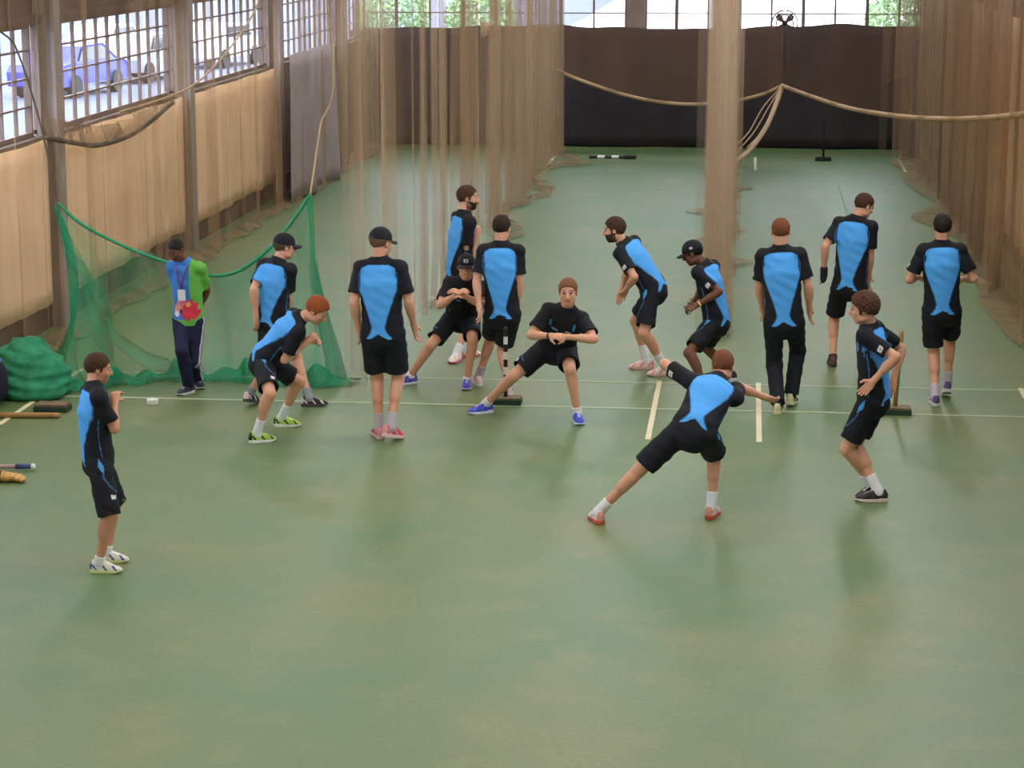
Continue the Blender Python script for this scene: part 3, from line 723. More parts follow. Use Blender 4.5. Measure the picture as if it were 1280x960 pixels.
M['plinth'] = mat('plinth_brick', srgb(82, 68, 60), .85, .25, 6)
M['wall'] = mat('old_plaster', srgb(214, 204, 188), .85, .12, 1.5)
M['steel'] = mat('painted_column', srgb(146, 136, 132), .6, .12, 3)
M['muntin'] = mat('window_bar', srgb(112, 96, 92), .6, .1, 4)
M['muntin_pale'] = mat('window_bar_pale', srgb(178, 172, 176), .6, .1, 4)
M['tan'] = mat('tan_cloth', srgb(250, 213, 172), .9, .06, 2)
M['black_cloth'] = mat('black_cloth', srgb(62, 56, 60), .95, .12, 2, spec=.15)
M['lilac'] = mat('lilac_sheet', srgb(166, 150, 150), .8, .08, 2)
M['white_line'] = mat('court_line', srgb(172, 182, 150), .7, .1, 5)
M['cream_line'] = mat('crease_line', srgb(222, 212, 178), .7, .1, 5)
M['white'] = mat('white_plastic', srgb(228, 228, 222), .5, .04, 5)
M['wood'] = mat('pale_wood', srgb(172, 132, 84), .55, .15, 14)
M['blackpl'] = mat('black_rubber', srgb(36, 40, 36), .7, .1, 10)
M['darkgreen'] = mat('dark_green_block', srgb(38, 62, 44), .8, .1, 10)
M['woodtop'] = mat('worn_wood_top', srgb(120, 104, 78), .7, .2, 20)
NETC = srgb(186, 160, 132)
M['net'] = net_mat('brown_net', NETC, .10, .25, 3.0)
M['net_dense'] = net_mat('brown_net_gathered', NETC, .40, .35, 4.0)
M['net_thin'] = net_mat('brown_net_sheer', srgb(190, 156, 122), .12, .22, 1.6)
M['net_swag'] = net_mat('brown_net_swag', srgb(150, 116, 92), .30, .12, 1.0)
M['net_mid'] = net_mat('brown_net_middle', srgb(150, 116, 92), .22, .1, 1.0)
M['net_trail'] = net_mat('brown_net_on_floor', srgb(150, 124, 98), .30, .4, 5.0)
M['net_green'] = net_mat('green_net', srgb(60, 172, 128), .20, .42, 1.6)
M['net_green_dense'] = net_mat('green_net_heaped', srgb(40, 146, 104), .5, .4, 5)
M['cord'] = mat('net_cord', srgb(184, 154, 118), .8, .1, 30)
M['cord_dark'] = mat('dark_cord', srgb(96, 80, 66), .8, .1, 30)
def structure(mb, name, mt, **kw): return tag(mb.build(name, mt, **kw), kind='structure')
structure(MB().box(XL, XR, YF, YB, -.2, 0), 'floor', M['floor'])
# ceiling; the unseen lamps added under it follow in the light section
structure(MB().box(XL-.3, XR+.3, YF-.3, YB+.3, ZC, ZC+.2), 'ceiling', mat('ceiling_boards', srgb(146, 134, 118), .9))
structure(MB().box(XL-.3, XR+.3, YF-.3, YF, -.2, ZC), 'wall_front', M['wall'])
m, nt, b = new_mat('glass'); tr = nt.nodes.new('ShaderNodeBsdfTransparent'); gl = nt.nodes.new('ShaderNodeBsdfGlossy'); gl.inputs['Roughness'].default_value = .05
mx = nt.nodes.new('ShaderNodeMixShader'); mx.inputs[0].default_value = .06; tr.inputs['Color'].default_value = (.93, .96, 1, 1)
nt.links.new(tr.outputs[0], mx.inputs[1]); nt.links.new(gl.outputs[0], mx.inputs[2]); nt.links.new(mx.outputs[0], nt.nodes['Material Output'].inputs['Surface'])
M['glass'] = m
# left wall: plinth, boarded lower wall, window band, header
WZ0, WZ1 = 2.20, 3.46
structure(MB().box(XL-.3, XL, YF, YB, 0, WZ0).box(XL-.3, XL, YF, YB, WZ1, ZC), 'wall_left', M['brown'])
structure(MB().box(XL, XL+.06, YF, YB, 0, .30), 'baseboard_left', M['plinth'])
structure(MB().box(XL-.02, XL+.08, YF, YB, WZ0-.05, WZ0), 'trim_1', M['brown'])
structure(MB().box(XL-.02, XL+.08, YF, YB, WZ1, WZ1+.10), 'trim_2', M['brown'])
cols = [25.3+6.25*i for i in range(-3, 4)]
for i, y in enumerate(cols):
    mb = MB().box(XL, XL+.05, y-.13, y+.13, 0, ZC).box(XL+.05, XL+.20, y-.02, y+.02, 0, ZC).box(XL+.20, XL+.24, y-.13, y+.13, 0, ZC)
    o = mb.build('pillar', M['steel']); tag(o, kind='structure')
bays = [(YF+.0, cols[0])]+list(zip(cols[:-1], cols[1:]))+[(cols[-1], YB)]
for i, (a, c_) in enumerate(bays):
    a2, c2 = a+.13, c_-.13
    root = MB().box(XL-.12, XL-.04, a2, c2, WZ0, WZ0+.05).box(XL-.12, XL-.04, a2, c2, WZ1-.05, WZ1).box(XL-.12, XL-.04, a2, a2+.05, WZ0, WZ1).box(XL-.12, XL-.04, c2-.05, c2, WZ0, WZ1).build('window_%d' % (i+1), M['muntin'])
    tag(root, kind='structure')
    n = max(2, round((c2-a2)/.52)); mb = MB()
    for j in range(1, n):
        y = a2+(c2-a2)*j/n; w = .018 if j % 3 else .028; mb.box(XL-.10, XL-.055, y-w/2, y+w/2, WZ0, WZ1)
    for j in range(1, 4):
        z = WZ0+(WZ1-WZ0)*j/4+.02; mb.box(XL-.10, XL-.055, a2, c2, z-.011, z+.011)
    mb.build('window_bars', M['muntin'], root)
    MB().box(XL-.082, XL-.078, a2, c2, WZ0, WZ1).build('pane', M['glass'], root)
# tan cloths between the pillars
def drape(y0, y1, z0, z1, x, amp, per, name, mt, sag=.0, seed=0, ny=160, slant=0.0):
    rr = random.Random(seed); ph = [rr.random()*6 for _ in range(6)]
    def fn(u, v):
        y = y0+(y1-y0)*u; z = z0+(z1-z0)*v
        w = math.sin(y*per+ph[0]+.4*math.sin(y*.9+ph[3])*2)+.6*math.sin(y*per*1.73+ph[1]+v*.8)+.35*math.sin(y*per*3.1+ph[2])
        zz = z+(.010*math.sin(y*2+ph[4])+.008*math.sin(y*6))*(1-v)-sag*math.sin(math.pi*((u*3) % 1))*v*.5
        return (x+amp*w*(1-.5*v)+.04, y+slant*(1-v), zz)
    g = grid_mesh(name, fn, ny, 10, mt, uvfn=lambda u, v: (u*(y1-y0), v*(z1-z0)))
    md = g.modifiers.new('solid', 'SOLIDIFY'); md.thickness = .006
    return g
tl = ['tan cloth hung below the windows, nearest, cut off at the picture edge', 'tan cloth hung below the windows behind the green net', 'farthest tan cloth below the windows, past the person in a lanyard']
k_ = 0
for i, (a, c_) in enumerate(bays[1:6]):
    if c_ < 20 or a > 37: continue
    o = drape(a+.16, c_-.16, .31, WZ0-.02, XL+.09, .014, 5.0, 'wall_cloth', M['tan'], .03, seed=i)
    tag(o, tl[min(k_, 2)], 'cloth', 'tan cloths below the windows'); k_ += 1
o = drape(gx(364, 130, -7.42)[1], gx(416, 130, -7.42)[1], .03, 2.45, -7.46, .07, 3.4, 'lilac_sheet', M['lilac'], .0, seed=9, ny=60)
tag(o, 'greyish lilac sheet hung in the far corner beside the black curtain', 'cloth')
# back wall
BZ0, BZ1 = 2.36, 3.75
structure(MB().box(XL-.3, XR+.3, YB, YB+.3, 0, BZ0).box(XL-.3, XR+.3, YB, YB+.3, BZ1, ZC).box(3.66, XR+.3, YB, YB+.3, BZ0, BZ1), 'wall_back', M['brown'])
structure(MB().box(-2.52, -2.14, YB-.02, YB+.3, BZ0, BZ1), 'pillar', M['steel'])
for i, (a, c_) in enumerate(((-8.0, -5.9), (-5.9, -2.52), (-2.14, 3.66))):
    root = MB().box(a, c_, YB+.1, YB+.18, BZ0, BZ0+.05).box(a, c_, YB+.1, YB+.18, BZ1-.05, BZ1).box(a, a+.04, YB+.1, YB+.18, BZ0, BZ1).box(c_-.04, c_, YB+.1, YB+.18, BZ0, BZ1).build('window_%d' % (20+i), M['muntin'])
    tag(root, kind='structure'); mb = MB(); n = round((c_-a)/.64)
    for j in range(1, n):
        x = a+(c_-a)*j/n; w = .07 if j % 2 else .04; mb.box(x-w/2, x+w/2, YB+.11, YB+.17, BZ0, BZ1)
    for j in range(1, 4): z = BZ0+.36*j*1.2-.07; mb.box(a, c_, YB+.12, YB+.15, z-.012, z+.012)
    mb.build('window_bars', M['muntin'], root); MB().box(a, c_, YB+.138, YB+.142, BZ0, BZ1).build('pane', M['glass'], root)
def bc(u, v):
    x = XL+.35+(XR-.35-XL)*u; z = .03+2.42*v
    top = .035*math.sin(x*1.1)+.02*math.sin(x*4.3)+(.05 if x > .6 else 0)*math.sin((x-.6)*.9)
    return (x, YB-.14+.05*math.sin(x*2.7+.7*math.sin(v*2))+.03*math.sin(x*6.1+v), z+top*v)
o = grid_mesh('black_curtain', bc, 220, 12, M['black_cloth']); md = o.modifiers.new('solid', 'SOLIDIFY'); md.thickness = .01
tag(o, 'long black curtain hung across the end wall under the windows', 'curtain')
# right wall
RW = [(13, 23), (24, 34), (35, 45)]
mb = MB().box(XR, XR+.3, YF, YB, 0, 4.3).box(XR, XR+.3, YF, YB, 6.6, ZC); e_ = YF
for a, c_ in RW+[(YB, YB)]: mb.box(XR, XR+.3, e_, a, 4.3, 6.6); e_ = c_
structure(mb, 'wall_right', M['brown'])
for i, (a, c_) in enumerate(RW):
    root = MB().box(XR+.10, XR+.18, a, c_, 4.3, 4.36).box(XR+.10, XR+.18, a, c_, 6.54, 6.6).box(XR+.10, XR+.18, a, a+.06, 4.3, 6.6).box(XR+.10, XR+.18, c_-.06, c_, 4.3, 6.6).build('window_%d' % (30+i), M['muntin'])
    tag(root, kind='structure'); mb = MB()
    for j in range(1, 10): y = a+(c_-a)*j/10; mb.box(XR+.11, XR+.16, y-.02, y+.02, 4.3, 6.6)
    for z in (4.9, 5.5, 6.1): mb.box(XR+.11, XR+.16, a, c_, z-.015, z+.015)
    mb.build('window_bars', M['muntin'], root); MB().box(XR+.138, XR+.142, a, c_, 4.3, 6.6).build('pane', M['glass'], root)
structure(MB().box(XR-.06, XR, YF, YB, 0, .30), 'baseboard_right', M['plinth'])
for i, (a, c_) in enumerate(((24.5, 31.2), (31.6, 38.6))):
    o = drape(a, c_, .30, 3.3, XR-.16, -.02, 6.0, 'wall_cloth', M['tan'], .03, seed=30+i)
    tag(o, ['tan cloth hung on the wall behind the nets on the jogger side, nearer one', 'tan cloth hung on the wall behind the nets on the jogger side, farther one'][i], 'cloth', 'tan cloths on the wall opposite the windows')
# floor lines
def line(x0, x1, y0, y1, mt, z=.004): return structure(MB().box(x0, x1, y0, y1, -.01, z), 'floor_line', mt)
line(-7.2, 3.5, 21.40, 21.45, M['white_line']); line(-7.2, 3.5, 22.66, 22.70, M['white_line'])
for x in (-6.87, -.84, .16, 2.77): line(x-.025, x+.025, 20.1, 22.78, M['cream_line'], .005)
for x in (-3.80, .16, 2.95):
    line(x-.025, x+.025, 42.95, 45.3, M['cream_line'], .005)
line(1.60, 1.63, 22.8, 42.5, mat('faint_line', srgb(122, 160, 128), .7))
# ------------------------------------------------------------------ nets
def net_sheet(name, path, z0, z1, mt, amp, seed, n, nv=12, parent=None, taper=None, floorspread=.0, per=1.0):
    """a hanging net: path(u)->(x, y); folds swing across the path"""
    rr = random.Random(seed); ph = [rr.random()*6.28 for _ in range(8)]; P0 = A(path(0)); P1 = A(path(1)); L = np.linalg.norm(P1-P0)
    d = (P1-P0)/L; nn = A([-d[1], d[0]])
    def fn(u, v):
        p = A(path(u)); s = u*L*per
        a = amp*(.4+.6*abs(math.sin(s*.33+ph[0])))*(1 if taper is None else taper(u, v))
        w = math.sin(s*3.1+ph[1]+.8*math.sin(s*.7))+.7*math.sin(s*5.3+ph[2]+.3*v)+.4*math.sin(s*9.7+ph[3])
        al = .22*math.sin(s*4.1+ph[4])+.12*math.sin(s*7.3+ph[5])
        q = p+nn*a*w*(.6+.4*(1-v))+d*al*.8
        z = (z0(u) if callable(z0) else z0)+(z1-(z0(u) if callable(z0) else z0))*v
        if v < .02: q = q+nn*floorspread*math.sin(s*2.1+ph[6])
        return (min(max(q[0], -7.70), 3.50), min(q[1], 46.9), z)
    o = grid_mesh(name, fn, n, nv, mt, parent, uvfn=lambda u, v: (u*L*1.6, v*(z1-0)))
    return o
def bunch(mb, p0, p1, r, n=5, seed=0, spread=.05):
    """a rope-like gathered fold of net"""
    rr = random.Random(seed)
    for i in range(n):
        ox, oy = rr.uniform(-spread, spread), rr.uniform(-spread, spread)
        pts = []
        for t in np.linspace(0, 1, 12):
            p = A(p0)*(1-t)+A(p1)*t; pts.append(p+A([ox*(1+.5*math.sin(3*t+i)), oy, 0]))
        mb.tube(pts, r, 6, cap=False)
def trail(mb, path, wfn, n, z=.02, seed=0):
    rr = random.Random(seed); V = []; m_ = 6
    for i in range(n+1):
        u = i/n; p = A(path(u)); w = wfn(u)
        for j in range(m_+1):
            t = j/m_*2-1; V.append((min(max(p[0]+t*w+.05*math.sin(u*50+t*3), -7.72), 3.52), p[1]+rr.uniform(-.05, .05), z+.05*(1-t*t)*abs(math.sin(u*80+t*2))+.005))
    k0 = len(mb.V); F = [(i*(m_+1)+j, (i+1)*(m_+1)+j, (i+1)*(m_+1)+j+1, i*(m_+1)+j+1) for i in range(n) for j in range(m_)]
    mb.add(V, F)
def uvbuild(mb, name, mt, parent):
    V = A(mb.V); uv = np.stack([V[:, 0]+V[:, 1]*.9, V[:, 2]*1.2+V[:, 1]*.7], -1)
    return link_mesh(name, V, mb.F, mt, parent, smooth=True, uv=uv)
ZT = 6.9
def net_thing(name, label, loc, group='brown practice nets'):
    r = empty(name, (0, 0, 0)); r.location = loc
    return tag(r, label, 'net', group)
# partition between far left and middle lanes
XN = -3.86
def folds_at(xs, X, zb, mbs, r, seed, n=4, spread=.05, top=ZT):
    """gathered folds at picture columns xs on the net hanging in the plane x = X"""
    for i, px in enumerate(xs):
        p = gx(px, 300, X); Y = p[1]
        if Y < 5 or Y > 47: continue
        bunch(mbs, (X, Y, zb), (X+.02*math.sin(i), Y, top), r, n, seed+i, spread)
# ---- fold spots in metres along each net
root = net_thing('practice_net', 'brown practice net hanging in many gathered folds left of the middle lane', (XN, 35, 0))
def reloc(o, root): # keep world position under a moved root
    o.location = -root.location
    return o
o = net_sheet('net_sheet', lambda u: (XN, 21.6+24.7*u), 0.02, ZT, M['net_thin'], .10, 3, 700); o.parent = root; reloc(o, root)
o = net_sheet('net_sheet', lambda u: (XN+.05, 33+13.4*u), 0.02, ZT, M['net'], .16, 5, 600); o.parent = root; reloc(o, root)
rr = random.Random(11)
for Y, w, ns in ((24.2, .10, 3), (26.2, .18, 5), (26.9, .10, 3), (28.6, .16, 5), (29.3, .10, 3), (31.6, .2, 6), (34.0, .25, 5), (35.0, .35, 7), (37.2, .4, 7), (38.4, .4, 8), (40.6, .5, 8), (42.2, .5, 8), (44.4, .6, 8), (45.6, .5, 8)):
    xo = rr.uniform(-.05, .1)
    o = net_sheet('gathered_fold', lambda u: (XN+xo+(u-.5)*w*.35, Y+(u-.5)*w), .01, ZT, M['net_dense'], .05, int(Y*10), 30, 10, floorspread=.05)
    o.parent = root; reloc(o, root)
mb = MB()
trail(mb, lambda u: (XN+.15+.30*math.sin(u*23)*(.3+u), 27+19.3*u), lambda u: .08+.30*abs(math.sin(u*19+1)*math.sin(u*47+2))**1.5*(.3+u), 240, seed=4)
o = uvbuild(mb, 'net_hem', M['net_trail'], root); reloc(o, root)
# partition between the middle and near-right lanes, seen end on
XC = -.34
root = net_thing('practice_net', 'brown practice net hanging edge-on as one tall column behind the jogger in a cap', (XC, 35, 0))
for i, (dx, am) in enumerate(((-.06, .09), (.05, .09), (0, .12))):
    o = net_sheet('net_sheet', lambda u: (XC+dx-.05*u, 25.2+21*u), .02, ZT, M['net'], am, 20+i, 500); o.parent = root; reloc(o, root)
for Y, w in ((25.3, .22), (26.4, .2), (28.6, .3), (33, .3), (38, .4), (43, .4), (46, .4)):
    o = net_sheet('gathered_fold', lambda u: (XC-.12+u*.26, Y+(u-.5)*w), .01, ZT, M['net_dense'] if Y > 26 else M['net'], .05, int(Y*7), 36, 10, floorspread=.04)
    o.parent = root; reloc(o, root)
mb = MB(); trail(mb, lambda u: (XC+.12*math.sin(u*31), 25+21.3*u), lambda u: .07+.42*abs(math.sin(u*37+.6)*math.sin(u*23+1.7)*math.sin(u*61))**1.6*min(1, .25+u*2.5), 420, seed=8)
o = uvbuild(mb, 'net_hem', M['net_trail'], root); reloc(o, root)
# nets along the right wall
XQ = 3.24
root = net_thing('practice_net', 'brown practice net in heavy folds along the wall on the jogger side', (XQ, 35, 0))
for i, (a, l, am) in enumerate(((24.5, 22, .10), (28, 18, .14), (31, 15.5, .16))):
    o = net_sheet('net_sheet', lambda u: (XQ+.06*i, a+l*u), .02, ZT, M['net'], am, 40+i, 560); o.parent = root; reloc(o, root)
for Y, w in ((25.6, .2), (28.9, .25), (29.7, .3), (31.4, .2), (33.0, .4), (34.2, .4), (36.5, .5), (38.8, .5), (41, .5), (43, .6), (45.2, .6)):
    o = net_sheet('gathered_fold', lambda u: (XQ-.1+u*.15, Y+(u-.5)*w), .01, ZT, M['net_dense'], .05, int(Y*9), 36, 10, floorspread=.05)
    o.parent = root; reloc(o, root)
mb = MB(); trail(mb, lambda u: (XQ-.05+.12*math.sin(u*21), 25+21.3*u), lambda u: .15+.30*abs(math.sin(u*15+.2))**2, 200, seed=9)
o = uvbuild(mb, 'net_hem', M['net_trail'], root); reloc(o, root)
# net along the window wall
XW = -7.55
root = net_thing('practice_net', 'sheer brown practice net hanging in front of the windowed wall', (XW, 33, 0))
o = net_sheet('net_sheet', lambda u: (XW, 21+25*u), .02, ZT, M['net_thin'], .10, 60, 700); o.parent = root; reloc(o, root)
for Y, w in ((24.6, .2), (27.6, .12), (28.7, .12), (29.9, .1), (32.1, .25), (35.2, .15), (38.6, .5), (39.6, .5), (42.0, .4), (44.5, .6), (45.6, .6)):
    o = net_sheet('gathered_fold', lambda u: (XW+u*.1, Y+(u-.5)*w), .01, ZT, M['net'] if Y < 38 else M['net_dense'], .05, int(Y*11), 30, 10, floorspread=.05)
    o.parent = root; reloc(o, root)
# a sagging gathered edge
def swag(pts, r, name, mt, root=None, n=24, nn=1, sp=.0, seed=1):
    """tube through 3D points with quadratic smoothing"""
    P = [A(p) for p in pts]; out = []
    for i in range(len(P)-1):
        p0 = P[max(i-1, 0)]; p1 = P[i]; p2 = P[i+1]; p3 = P[min(i+2, len(P)-1)]
        for t in np.linspace(0, 1, n, endpoint=(i == len(P)-2)):
            out.append(.5*((2*p1)+(-p0+p2)*t+(2*p0-5*p1+4*p2-p3)*t*t+(-p0+3*p1-3*p2+p3)*t**3))
    mb = MB(); mb.tube(out, r, 8); o = mb.build(name, mt, root, smooth=True)
    if root is not None: reloc(o, root)
    return o, out
P_ = [gx(59, 172, XW), gx(90, 178, XW), gx(125, 181, XW), gx(170, 165, XW), gx(216, 128, XW)]
_, pth = swag(P_, .03, 'gathered_edge', M['cord_dark'], root)
def under(pth, z1, mt, root, name='net_sheet', ztop=None):
    n = len(pth)-1
    def fn(u, v):
        i = u*n; a = int(min(i, n-1)); p = pth[a]*(1-(i-a))+pth[a+1]*(i-a); zt = z1 if not callable(z1) else z1(u)
        return (p[0]+.05*math.sin(u*60+v*3), p[1]+.06*math.sin(u*41+v*2), p[2]+(zt-p[2])*v)
    o = grid_mesh(name, fn, 160, 8, mt, root, uvfn=lambda u, v: (u*6, v*3)); reloc(o, root); return o
under(pth, lambda u: pth[int(u*(len(pth)-1))][2]+.22, M['net_trail'], root)
mb = MB(); trail(mb, lambda u: (XW, 23+23*u), lambda u: .10+.12*abs(math.sin(u*25)*math.sin(u*61)), 200, seed=12); o = uvbuild(mb, 'net_hem', M['net_trail'], root); reloc(o, root)
# swagged net across the far end
tie = gy(978, 107, 45.2)
root = net_thing('practice_net', 'brown net swagged across the black curtain, tied up at one point', (0, 45.2, 0))
_, pl = swag([gy(676, 78, 45.6), gy(725, 100, 45.6), gy(790, 121, 45.5), gy(850, 130, 45.3), gy(905, 128, 45.2), gy(950, 119, 45.2), tie], .035, 'gathered_edge', M['cord'], root)
under(pl, 6.5, M['net_swag'], root)
_, pr_ = swag([tie, gy(1010, 119, 43), gy(1060, 135, 39), gy(1120, 145, 35), gy(1180, 149, 31.5), gy(1240, 147, 29), gy(1300, 140, 27)], .04, 'gathered_edge', M['cord'], root)
under(pr_, 6.5, M['net_mid'], root)
def bsheet(u, v):
    x = .6+2.7*u; return (x, 45.6+.1*math.sin(x*7), 2.0-.5*u*(1-u)+.1*math.sin(x*3)*(1-v)+(6.4-1.9)*v)
o = grid_mesh('net_sheet', lambda u, v: (2.6+.8*u, 45.7+.08*math.sin(u*25), (1.42+.35*u)*(1-v)+6.5*v), 80, 6, M['net_swag'], root, uvfn=lambda u, v: (u*4, v*4)); reloc(o, root)
_, dn = swag([tie, gy(970, 130, 44.5), gy(957, 160, 43), gy(935, 190, 41.5), gy(912, 206, 40)], .05, 'gathered_tail', M['cord'], root)
for i, (x0, x1) in enumerate(((968, 925), (960, 920), (972, 940))):
    swag([tie, gy(x0-6, 132+i*2, 44.5), gy((x0+x1)/2-4, 165, 43), gy(x1-6, 192-i*4, 41.5)], .012, 'tail_strand', M['cord'], root)
for Y0, px in ((45.5, 1088), (45.5, 1118), (45.5, 1133), (45.5, 1146), (45.3, 1160)):
    t_ = gy(px+8, 40, Y0); b_ = gy(px-4, 196, Y0)
    o = net_sheet('gathered_fold', lambda u: (b_[0]+u*.16, Y0+.04*u), .02, 6.5, M['net_dense'] if px > 1100 else M['net'], .05, px, 16, 10); o.parent = root; reloc(o, root)
# white-blue plastic sheet bundled in the far corner
def pb(u, v): a = u*2*math.pi; r = .16+.04*math.sin(a*5+v*4)+.03*math.sin(a*9); return (3.38+r*math.cos(a)*1.1, 45.0+r*math.sin(a), .05+2.25*v+.05*math.sin(a*3)*v)
o = grid_mesh('plastic_sheet', pb, 90, 20, mat('dark_plastic_sheet', srgb(78, 78, 98), .22, .3, 2, spec=.6)); tag(o, 'shiny dark plastic sheet bundled upright in the far corner by the nets', 'sheet')
# bundle on the curtain rail
fb = Field((-5.5, YB-.5, 2.1), (-4.6, YB, 2.9), .02)
c_ = gy(600, 38, YB-.22)
for i in range(7):
    a = i*.9; fb.ell(c_+A([.10*math.cos(a), .04*math.sin(a), .02+.03*math.sin(2*a)]), ((1, 0, 0), (0, 1, 0), (0, 0, 1)), (.13, .09, .13+.02*(i % 3)), k=.03)
V, Fc = fb.mesh(); o = link_mesh('net_bundle', V, Fc, M['cord'], uv=V[:, [0, 2]]*6); tag(o, 'rolled brown net bundle on top of the black curtain', 'net')
# ------------------------------------------------------------------ green net
root = tag(empty('green_net', (-5.4, 22.6, 0)), 'green net strung up between two hanging cords, its foot spread on the floor', 'net')
YG = 22.4
TL_ = gy(72, 254, YG); TR_ = gy(388, 243, YG+.3)
topc = [TL_, gy(105, 282, YG), gy(160, 310, YG+.1), gy(215, 330, YG+.1), gy(262, 344, YG+.2), gy(300, 338, YG+.2), gy(340, 307, YG+.2), gy(370, 270, YG+.3), TR_]
_, tp = swag(topc, .018, 'head_cord', mat('green_cord', srgb(48, 146, 104), .7), root)
botc = [gy(48, 470, YG-.2), gy(95, 486, YG-.35), gy(160, 476, YG-.2), gy(230, 470, YG), gy(290, 470, YG), gy(340, 472, YG-.1), gy(390, 474, YG-.2), gy(430, 478, YG-.2)]
botc = [gz(46, 478), gz(95, 484), gz(160, 476), gz(230, 471), gz(290, 472), gz(340, 474), gz(390, 477), gz(432, 478)]
def interp(pts, u):
    i = u*(len(pts)-1); a = int(min(i, len(pts)-2)); return pts[a]*(1-(i-a))+pts[a+1]*(i-a)
def gn(u, v):
    t = interp(tp, u); b_ = interp([A(q) for q in botc], u); p = b_*(1-v)+t*v
    bulge = math.sin(math.pi*v)*.10; side = .0
    if u < .2: p = p+A([.35*(1-u/.2)*math.sin(math.pi*v)*.6, 0, 0])
    if u > .9: p = p-A([.12*(u-.9)/.1*math.sin(math.pi*v), 0, 0])
    return (p[0]+.05*math.sin(u*38+v*3), p[1]+bulge+.09*math.sin(u*34+v*4)+.05*math.sin(u*71), max(.01, p[2]))
o = grid_mesh('net_sheet', gn, 260, 24, M['net_green'], root, uvfn=lambda u, v: (u*4.2+.8*v*(.5-u)*3, v*1.8)); reloc(o, root)
for s, (ua, ub) in enumerate(((0.0, .055), (.94, 1.0))):
    o = grid_mesh('net_edge', lambda u, v: gn(ua+(ub-ua)*u+.0*v, v)+A([0, -.03-.03*math.sin(u*9), 0]) if False else tuple(A(gn(ua+(ub-ua)*u, v))+A([.02*math.sin(v*9+u*6), -.03, 0])), 10, 24, M['net_green_dense'], root, uvfn=lambda u, v: (u, v)); reloc(o, root)
# gathered diagonal folds
for (u0, u1, w) in ((.02, .42, .05), (.06, .26, .04), (.0, .16, .03)):
    def gd(u, v, u0=u0, u1=u1, w=w):
        uu = u0+(u1-u0)*(1-v)**1.3+w*(u-.5)*(1.4-v); return tuple(A(gn(min(max(uu, 0), 1), v))+A([0, -.05-.04*math.sin(u*7), 0]))
    o = grid_mesh('net_fold', gd, 8, 24, M['net_green'], root, uvfn=lambda u, v: (u*.6+.3, v)); reloc(o, root)
mb = MB()
hp = [gz(60, 487), gz(100, 486), gz(150, 480), gz(210, 474), gz(270, 474), gz(330, 476), gz(380, 480), gz(445, 480)]
def hemf(u, v):
    p = interp(hp, u); a = v*math.pi; r = .09+.05*abs(math.sin(u*22))+.03*math.sin(u*57); r2 = r*(1.5+.5*max(0, u-.8)); return (p[0]+.03*math.sin(u*60+v*4), p[1]-r2*math.cos(a), .01+max(0, r*(.85+.5*math.sin(u*31)+.25*math.sin(u*83+v*5))*math.sin(a)))
o = grid_mesh('net_hem', hemf, 260, 12, M['net_green_dense'], root, uvfn=lambda u, v: (u*7, v)); reloc(o, root)
# the heap
gp = gz(18, 500)
fh = Field(gp+A([-.9, -.3, -.02]), gp+A([1.0, 1.1, .9]), .022)
for (dx, dy, rx, ry, rz, cz) in ((.0, .35, .42, .34, .30, .20), (.22, .3, .26, .28, .25, .16), (-.25, .35, .35, .3, .24, .16), (.08, .12, .34, .22, .16, .08), (.30, .1, .16, .16, .10, .05), (.0, .45, .25, .2, .2, .36)):
    fh.ell(gp+A([dx, dy, cz]), ((1, 0, 0), (0, 1, 0), (0, 0, 1)), (rx, ry, rz), k=.05)
sl, P = fh.block(gp-1.2, gp+1.2, 0); fh.D[sl] = np.maximum(fh.D[sl]+.012*np.sin(P[..., 2]*62+P[..., 0]*9+2*np.sin(P[..., 0]*7))+.010*np.sin(P[..., 2]*31-P[..., 0]*12+P[..., 1]*9), -(P[..., 2]-.003))
V, Fc = fh.mesh(); o = link_mesh('heaped_net', V, Fc, mat('green_net_heap', srgb(46, 134, 98), .9, .30, 9, bump=.5), root); reloc(o, root)
# hanging cords
def cord(pts, r, label, mt=M['cord']):
    o, _ = swag(pts, r, 'hanging_cord', mt, None); return tag(o, label, 'cord', 'cords from the ceiling')
cord([TL_, gy(62, 205, YG), gy(45, 135, YG), gy(20, 60, YG), gy(-20, -20, YG+.5), A([-8.0, 23.5, 6.9])], .010, 'thin dark cord holding up the corner of the green net beside the tan cloth', M['cord_dark'])
cord([TR_, gy(400, 160, YG+1), gy(415, 60, YG+1.5), A([-4.9, 24.5, 6.9])], .010, 'thin cord holding up the corner of the green net above the bending person')
cord([gx(150, 140, XW+.1), gx(232, 112, XW+.1), gx(275, 75, XW+.1), gx(315, 20, XW+.1), gx(330, -20, XW+.1)], .014, 'slack cord looping across the second window bay')
# ------------------------------------------------------------------ stumps and kit
def stump_stand(name, loc, label, striped=False, wood=True, base=M['darkgreen'], scale=1.0, h=.74, upright=True):
    t = empty(name, loc); tag(t, label, 'stump', 'training stumps on block bases')
    MB().box(-.155, .155, -.09, .09, 0, .055).build('base', base, t, bevel=.008)
    MB().box(-.15, .15, -.085, .085, .055, .075).build('base_top', M['woodtop'] if wood or striped else base, t, bevel=.004)
    if upright:
        if striped:
            mb = MB(); z = .07; n = 9; zs = np.linspace(.07, h, n+1)
            for i in range(n): mb.tube([(0, 0, zs[i]), (0, 0, zs[i+1])], .020, 12, c=srgb(30, 30, 30) if i % 2 == 0 else srgb(222, 220, 216))
            mb.tube([(0, 0, h), (0, 0, h+.012), (0, 0, h+.022)], [.020, .017, .006], 12, c=srgb(30, 30, 30))
            mb.build('stump', M['eye_st'], t, smooth=False)
        else:
            mb = MB(); mb.tube([(0, 0, .06), (0, 0, h-.03), (0, 0, h), (0, 0, h+.01)], [.021, .021, .017, .006], 14); mb.build('stump', M['wood'] if wood else M['blackpl'], t, smooth=True)
    return t
